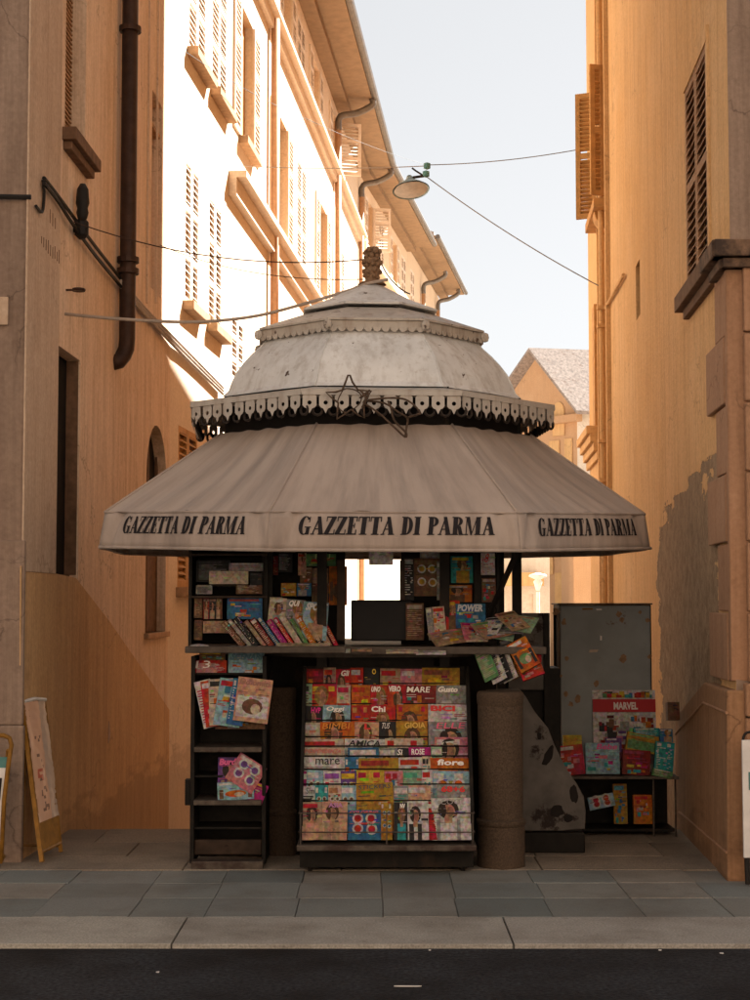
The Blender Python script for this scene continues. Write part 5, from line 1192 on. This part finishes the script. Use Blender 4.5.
# ---------------------------------------------------------------- side flap of kiosk (grey sheet)
flap = thing('steel_barrier', 'worn grey sheet metal barrier with raked edge behind the bollard', 'barrier', P(550, 840, 10.35))
outl = [(486, 690), (519, 688), (526, 697), (535, 712), (548, 728), (555, 746), (566, 768), (577, 784), (584, 797), (586, 812), (585, 829), (560, 831), (486, 831)]
mb = MB(); mb.prism([P(u, v, 10.3) for u, v in outl], (0, .03, 0)); mb.build('sheet', 'greypanel', flap, bevel=.006)
mb = MB(); a, b = P(520, 832, 10.33), P(585, 852, 10.33); mb.box((a.x, 10.32, 0.0), (b.x, 10.6, a.z - .002)); mb.build('base_box', 'metalK', flap, bevel=.01)
for (u, v, a_, b_, ang) in ((539, 736, 2.2, 4, 0), (548, 756, 4, 11, -.45), (574, 794, 4.2, 9, .1), (557, 811, 7, 6, .4), (568, 818, 5, 4, 0)):
    s_ = 10.3 / F; c = P(u, v, 10.3); rg = random.Random(u); pl = []
    for k in range(14):
        t = 2 * math.pi * k / 14; x, z = a_ * math.cos(t) * rg.uniform(.8, 1.15), b_ * math.sin(t) * rg.uniform(.8, 1.15); pl.append(Vector((c.x + s_ * (x * math.cos(ang) - z * math.sin(ang)), 10.298, c.z + s_ * (x * math.sin(ang) + z * math.cos(ang)))))
    mb = MB(); mb.prism(pl, (0, -.002, 0)); mb.build('corroded_hole', 'dark', flap)
# ---------------------------------------------------------------- cabinet and toy table
cb = thing('metal_cabinet', 'grey rust-spotted metal cabinet standing behind the toy table', 'cabinet', (P(606, 700, 11.45).x, 11.45, 0))
a, b = P(559.5, 604, 11.4), P(654, 826, 11.4)
B(cb, 'body', 'metalK', (a.x, 11.42, 0.02), (b.x, 11.80, a.z - .006), .006); B(cb, 'door', 'greymetal', (a.x + .004, 11.395, .06), (b.x - .012, 11.417, a.z - .012), .006)
B(cb, 'top', 'shelfedge', (a.x - .012, 11.39, a.z - .005), (b.x + .006, 11.82, a.z + .006), .003)
mb = MB(); mb.tube([(a.x - .012, 11.60, .1), (a.x - .012, 11.60, a.z - .03)], .012, 6); mb.build('hinge_rod', 'metalK', cb)
for i, (u, v, w, h) in enumerate(((588, 609, 11, 2), (599, 609.5, 6, 1.5), (594, 651, 9, 3), (601, 638, 2, 5))):
    mb = MB(); p = P(u, v, 11.39); s = 11.39 / F; rg = random.Random(i); pl = [Vector((p.x + w * .5 * s * sx * rg.uniform(.7, 1.1), 11.394, p.z + h * .5 * s * sz * rg.uniform(.7, 1.1))) for sx, sz in ((-1, -1), (1, -1), (1, 1), (-1, 1))]
    mb.prism(pl, (0, -.0015, 0)); mb.build('sticker_residue', ('gold', 'white', 'cableW', 'white')[i], cb)
for i, (u, v) in enumerate(((619, 614), (622, 620), (564, 622), (640, 612), (648, 620), (567, 658), (623, 658), (650, 656), (597, 684), (561, 676), (571, 704), (566, 694), (578, 700), (556, 612))):
    rg = random.Random(i + 40); p = P(u, v, 11.39); r = rg.uniform(.012, .03)
    mb = MB(); mb.prism([Vector((p.x + r * rg.uniform(.5, 1.3) * math.cos(t), 11.394, p.z + r * rg.uniform(.6, 1.4) * math.sin(t))) for t in [2 * math.pi * q / 9 for q in range(9)]], (0, -.001, 0)); mb.build('rust_spot', 'rope', cb)
# grey cupboard panel behind the right counter
pn = thing('partition_board', 'plain grey board standing between kiosk counter and cabinet', 'panel', P(527, 700, 10.9))
mb = MB(); a, b = P(508, 613, 10.9), P(544, 690, 10.9); mb.box((a.x, 10.9, b.z), (b.x, 10.93, a.z)); mb.build('board', 'greypanel', pn, bevel=.004)
mb = MB(); mb.box((b.x, 10.88, .0), (b.x + .04, 10.95, a.z + .0)); mb.build('edge_post', 'metalK', pn)
mb = MB(); mb.box((P(497, 700, 10.95).x, 10.94, 0), (P(560, 700, 10.95).x, 11.3, Zat(668, 10.95))); mb.build('dark_cupboard', 'metalK', pn)
tb = thing('display_table', 'low black two-level display table covered with toy packets', 'table', (P(620, 826, 11.2).x, 11.2, 0))
a, b = P(562, 776, 11.05), P(672, 826, 11.2)
zt2 = a.z
B(tb, 'table_top', 'shelfedge', (a.x, 11.02, zt2 - .02), (b.x + .02, 11.38, zt2), .004)
B(tb, 'lower_shelf', 'metalK', (a.x + .02, 11.08, .03), (b.x + .0, 11.38, .05)); B(tb, 'back_panel', 'metalK', (a.x + .02, 11.365, .05), (b.x, 11.385, zt2 - .02))
for x in (a.x + .03, b.x - .15, b.x):
    mb = MB(); mb.tube([(x, 11.06, 0), (x, 11.06, zt2 - .02)], .007, 6); mb.build('leg', 'shelfedge', tb)
GT = 'toy packets on the display table'
def pk(u0, u1, v0, v1, Y, col, acc, sty, ti, tc, label, t=.04, ang=0, tl=-8, th=.2, grp=GT, cat='packet', name='packet'): return item(u0, u1, v0, v1, Y, col, acc, sty, ti, tc, label, ang, tl, t, grp, cat, name, 0, th)
# comic boxed set with its red band
mv = place_mag(P(626, 776, 11.32), .445, .60, 'white', 'dark red', 'none', '', WHT, 'large comic pack headed MARVEL leaning on grey cabinet', GT, Euler((R(-7), 0, 0)), .02, cat='comic pack', name='comic_pack')
mb = MB(); mb.col = colr('red'); mb.box((-.222, -.012, .445), (.222, -.001, .535), col=(.30, .02, .025)); o = mb.build('red_band', 'letters', None, colored=True); o.parent = mv
tm = text_mb('MARVEL', lambda x, y: (-.075 + .17 * x, -.014, .462 + .052 * y), (.55, .5, .48), .04); o = tm.build('title', 'letters', None, colored=True); o.parent = mv
mb = MB(); rg = random.Random(9)
for i in range(26):
    x = rg.uniform(-.2, .17); mb.face(rc(x, x + rg.uniform(.02, .06), .545, .545 + rg.uniform(.02, .045), -.0085 - .0002 * i), colr(rg.choice(['yellow', 'red', 'blue', 'brown', 'teal', 'orange', 'black', 'green'])))
o = mb.build('header_strip', 'print', None, colored=True); o.parent = mv; mb = MB()
for i in range(46):
    x = rg.uniform(-.185, -.03); z = rg.uniform(.1, .37); mb.face(rc(x, x + rg.uniform(.02, .07), z, z + rg.uniform(.02, .07), -.0085 - .0002 * i), colr(rg.choice(['black', 'brown', 'dark red', 'purple', 'grey', 'black', 'pink', 'red'])))
o = mb.build('cover_picture', 'print', None, colored=True); o.parent = mv; mb = MB()
for i in range(24):
    x = rg.uniform(.04, .16); z = rg.uniform(.22, .38); mb.face(rc(x, x + rg.uniform(.02, .05), z, z + rg.uniform(.02, .05), -.0085 - .0002 * i), colr(rg.choice(['dark red', 'brown', 'red', 'white', 'orange', 'blue'])))
o = mb.build('small_picture', 'print', None, colored=True); o.parent = mv
pk(560, 586, 745, 775, 11.1, 'red', 'pink', 'blocks', '', WHT, 'red and pink toy bag at left end of table', ang=-6)
pk(563, 582, 735, 746, 11.14, 'yellow', 'orange', 'text', '', YEL, 'yellow oblong packet on top of the red toy bag')
pk(586, 620, 743, 774, 11.08, 'pale blue', 'magenta', 'blocks', 'Bebe', (.5, .05, .2), 'square blue and pink toy packet, middle of table', th=.18)
pk(606, 622, 738, 752, 11.16, 'purple', 'pink', 'blocks', '', WHT, 'small purple packet behind the square blue one')
pk(622, 650, 750, 775, 11.1, 'dark red', 'magenta', 'blocks', '', (.3, .05, .1), 'dark red toy bag between the square packet and green pack', ang=4)
pk(625, 657, 734, 752, 11.14, 'gold', 'green', 'scene', '', (.2, .4, .15), 'golden and green oblong pack tilted on the heap', ang=10)
pk(634, 660, 728, 738, 11.2, 'teal', 'white', 'text', '', WHT, 'teal flat packet sticking out above golden pack')
pk(654, 673, 742, 772, 11.06, 'teal', 'white', 'text', '', WHT, 'teal packet with white print at right end of table', ang=6)
pk(652, 672, 770, 777, 11.02, 'green', 'cream', 'text', '', WHT, 'green booklet flat under the teal packet', ang=12)
pk(660, 673, 729, 742, 11.14, 'blue', 'tan', 'face', '', WHT, 'dark blue portrait card topmost at right of table')
pk(590, 616, 795, 808, 11.1, 'pale blue', 'red', 'rings', '', WHT, 'pale blue packet tilted on the lower shelf', ang=-12)
pk(614, 628, 784, 824, 11.14, 'gold', 'blue', 'blocks', '', (.1, .3, .4), 'tall golden packet standing in middle of lower shelf')
pk(634, 653, 795, 824, 11.1, 'orange', 'cream', 'blocks', '', RED, 'orange and cream comic standing right on the lower shelf')
pk(668, 680, 702, 720, 11.2, 'brown', 'black', 'none', '', (.1, .06, .04), 'dark brown bag stuffed against the right wall plinth', t=.08)
# ---------------------------------------------------------------- A-frame signs
def aframe(name, label, pts_front, Yf, back, mat='gold'): pass
af = thing('sandwich_board', 'ochre framed sandwich board with crumpled plastic-wrapped poster', 'sandwich board', G(42, 862))
def q3(u, v, Y): return P(u, v, Y)
# front face edges: left stile (22,702)->(42,862) near; right stile (44,700)->(62,852) farther
YA = 9.95; YB = 10.3
LT, LB_ = P(22, 702, YA + .12), P(42, 862, 9.82); RT, RB = P(44, 700, YB + .12), P(61, 852, 10.16)
def bar(mb, a, b, w, t=.02):
    mb.tube([a, b], w, 4)
mb = MB(); bar(mb, LT, LB_, .018); bar(mb, RT, RB, .014); bar(mb, LT, RT, .016); lo1, lo2 = LT.lerp(LB_, .94), RT.lerp(RB, .94); bar(mb, lo1, lo2, .014); mb.build('front_frame', 'gold', af)
mb = MB(); BL, BR = P(24, 860, 10.0), P(33, 857, 10.35); TL, TR = LT.lerp(LB_, .08), RT.lerp(RB, .08); bar(mb, P(24, 750, 10.02), P(21, 862, 10.0), .014); bar(mb, TR, P(50, 852, 10.5), .012); bar(mb, P(21, 845, 10.0), P(62, 846, 10.3), .008); mb.build('rear_frame', 'gold', af)
mb = MB(); m1, m2 = LT.lerp(LB_, .76), RT.lerp(RB, .76)
mb.face([m1, m2, lo2, lo1]); mb.face([LT, RT, RT.lerp(RB, .95), LT.lerp(LB_, .95)]); pb = mb.build('board', 'gold', af); so = pb.modifiers.new('t', 'SOLIDIFY'); so.thickness = .008
# crumpled poster
mb = MB(); nx, nz = 14, 40; nrm = (RT - LT).cross(LB_ - LT).normalized()
if nrm.y > 0: nrm = -nrm
rg = random.Random(5)
for j in range(nz + 1):
    for i in range(nx + 1):
        s, t = i / nx, j / nz; p = LT.lerp(RT, s * .98 + .0).lerp(LT.lerp(LB_, .765).lerp(RT.lerp(RB, .765), s), t)
        d = .006 + .004 * math.sin(7 * s + 5 * t) * math.sin(13 * t + 3) + .002 * math.sin(17 * s + 2 * t) + .003 * rg.uniform(-1, 1)
        mb.v.append(tuple(p + nrm * (d + .008)))
for j in range(nz):
    for i in range(nx):
        k = j * (nx + 1) + i; mb.f.append((k, k + 1, k + nx + 2, k + nx + 1)); s, t = i / nx, j / nz
        c = (.52, .33, .24) if s < .62 else (.36, .30, .26)
        if .25 < s < .55 and rg.random() < .25 and .25 < t < .95: c = (.12, .07, .06)
        if .2 < s < .5 and .55 < t < .66 and rg.random() < .6: c = (.35, .06, .04)
        mb.c.append(c)
po = mb.build('poster', M['letters'], af, colored=True, smooth=True)
m_, nt_, b_ = newmat('plastic_wrapped_poster'); at = nt_.nodes.new('ShaderNodeAttribute'); at.attribute_name = 'Col'; nt_.links.new(at.outputs['Color'], b_.inputs['Base Color']); b_.inputs['Roughness'].default_value = .45; b_.inputs['Coat Weight'].default_value = .25; b_.inputs['Coat Roughness'].default_value = .12
po.data.materials.clear(); po.data.materials.append(m_)
mb = MB(); mb.tube([LT + nrm * .01, LT.lerp(RT, .5) + Vector((0, 0, .012)) + nrm * .01, RT + nrm * .01], .012, 6); mb.build('poster_fold', 'white', af)
# yellow framed board at the left picture edge
yf = thing('sandwich_board', 'yellow tubular frame sign with white sheet at left edge', 'sandwich board', G(4, 862))
Yy = 9.75
mb = MB(); pl = [(-4, 862), (-1, 800), (3, 770), (8, 752), (11.5, 742), (9, 737), (4, 735.5), (-4, 735), (-30, 735), (-34, 740), (-34, 860)]
mb.v = []; base = [(1, 862), (4, 800), (9, 760), (11.5, 745), (9.5, 738), (4, 735.5), (-12, 735), (-40, 735), (-46, 742), (-52, 862)]
mb.tube([P(u, v, Yy) for u, v in base], .014, 8); mb.build('frame', 'gold', yf, smooth=True)
mb = MB(); mb.hexa([P(-44, 768, Yy + .012), P(6.5, 768, Yy + .012), P(6.5, 768, Yy + .02), P(-44, 768, Yy + .02), P(-42, 757, Yy + .012), P(8.5, 757, Yy + .012), P(8.5, 757, Yy + .02), P(-42, 757, Yy + .02)]); mb.build('header', 'teal', yf)
mb = MB(); c = [P(-48, 845, Yy + .005), P(0.5, 845, Yy + .005), P(6, 768, Yy + .005), P(-44, 768, Yy + .005)]; mb.prism(c, (0, .008, 0)); mb.build('sheet', 'white', yf)
mb = MB(); c = [P(-48, 800, Yy + .002), P(0, 800, Yy + .002), P(2, 778, Yy + .002), P(-44, 778, Yy + .002)]; mb.prism(c, (0, .002, 0)); mb.build('print', 'ink', yf)
mb = MB(); mb.tube([P(1, 862, Yy), P(6, 850, Yy + .4)], .012, 6); mb.tube([P(8, 750, Yy), P(0, 858, Yy + .5)], .012, 6); mb.build('rear_leg', 'gold', yf)
# white sign at the right edge
ws = thing('sign_board', 'white narrow sign board with dark handle at right edge', 'sign', G(760, 882))
Yw = 9.12
mb = MB(); c = [P(744, 858, Yw), P(792, 858, Yw), P(790, 740, Yw), P(742, 740, Yw)]; mb.prism(c, (0, .02, 0)); mb.build('board', 'white', ws, bevel=.004)
mb = MB(); mb.tube(spline([P(743, 742, Yw + .01), P(744, 736, Yw + .01), P(750, 732, Yw + .01), P(780, 731, Yw + .01), P(790, 742, Yw + .01)], 4), .008, 6); mb.build('handle', 'cable', ws)
mb = MB(); mb.tube([P(747, 858, Yw + .01), P(748, 884, Yw + .02)], .016, 8); mb.build('leg', 'cable', ws); mb = MB(); mb.tube([P(788, 858, Yw + .01), P(788, 884, Yw + .02)], .016, 8); mb.build('leg', 'cable', ws)
mb = MB(); c = [P(749, 790, Yw - .003), P(780, 790, Yw - .003), P(780, 772, Yw - .003), P(748.5, 772, Yw - .003)]; mb.prism(c, (0, .002, 0)); mb.build('print', 'teal', ws)
# house number plate left
np_ = thing('number_plate', 'pale ceramic house number plate at far left edge', 'sign', P(2, 312, 9.96))
mb = MB(); a, b = P(-6, 297, 9.965), P(8, 325, 9.965); mb.box((a.x, 9.955, b.z), (b.x, 9.978, a.z)); mb.build('plate', 'plCorner', np_, bevel=.004)
text_mb('3', lambda x, y: (P(-3, 0, 9.95).x + .045 * x, 9.953, P(0, 319, 9.95).z + .09 * y), bold=.03).build('numeral', 'cable', np_)
# ---------------------------------------------------------------- unseen facing house, added to block sky light on the kiosk front
fh = thing('house', 'unseen house added across the street to block sky light', 'house', (0, -6, 0))
WH = Wall((30, -6), (-30, -6), -1)
oh = [(2 + 3.2 * k, 3.1 + 3.2 * k, z, z + 1.8) for k in range(18) for z in (1.2, 4.8, 8.2)]
mb = MB(); WH.face(mb, -.1, 12.5, oh, .25); mb.build('wall', 'plFront', fh)
mb = MB()
mb.face([(-30, -6.2, 0), (30, -6.2, 0), (30, -6.2, 12), (-30, -6.2, 12)]); mb.build('window_panes', 'dark', fh)
mb = MB(); mb.box((-30, -12, 12.5), (30, -5.4, 12.8)); mb.build('roof', 'roof', fh)
# ================================================================== LIGHT
EL, AZ = R(45), R(43)      # azimuth clockwise from +Y
sd = Vector((math.sin(AZ) * math.cos(EL), math.cos(AZ) * math.cos(EL), math.sin(EL)))
sun_d = bpy.data.lights.new('sun', 'SUN'); sun_d.energy = 5; sun_d.angle = R(.5); sun_d.color = (1, .95, .88)
sun = bpy.data.objects.new('sun', sun_d); COL.objects.link(sun); sun.rotation_euler = sd.to_track_quat('Z', 'Y').to_euler()
w = bpy.data.worlds.new('World'); scene.world = w; w.use_nodes = True; nt = w.node_tree; bg = nt.nodes['Background']
sky = nt.nodes.new('ShaderNodeTexSky'); sky.sky_type = 'NISHITA'; sky.sun_disc = False; sky.sun_elevation = EL; sky.sun_rotation = AZ; sky.dust_density = 0.6; sky.air_density = 1.0; sky.ozone_density = 1.0
hs = nt.nodes.new('ShaderNodeHueSaturation'); hs.inputs['Saturation'].default_value = .16; hs.inputs['Value'].default_value = .74; nt.links.new(sky.outputs[0], hs.inputs['Color'])
gm = nt.nodes.new('ShaderNodeGamma'); gm.inputs[1].default_value = .55; nt.links.new(hs.outputs[0], gm.inputs[0]); nt.links.new(gm.outputs[0], bg.inputs[0]); bg.inputs[1].default_value = .057
vs = scene.view_settings; scene.display_settings.display_device = 'sRGB'; vs.view_transform = 'Standard'; vs.look = 'None'; vs.gamma = 1; vs.exposure = 2.7; vs.use_curve_mapping = False
scene.cycles.max_bounces = 8; scene.cycles.diffuse_bounces = 5
try: scene.cycles.use_denoising = True
except Exception: pass
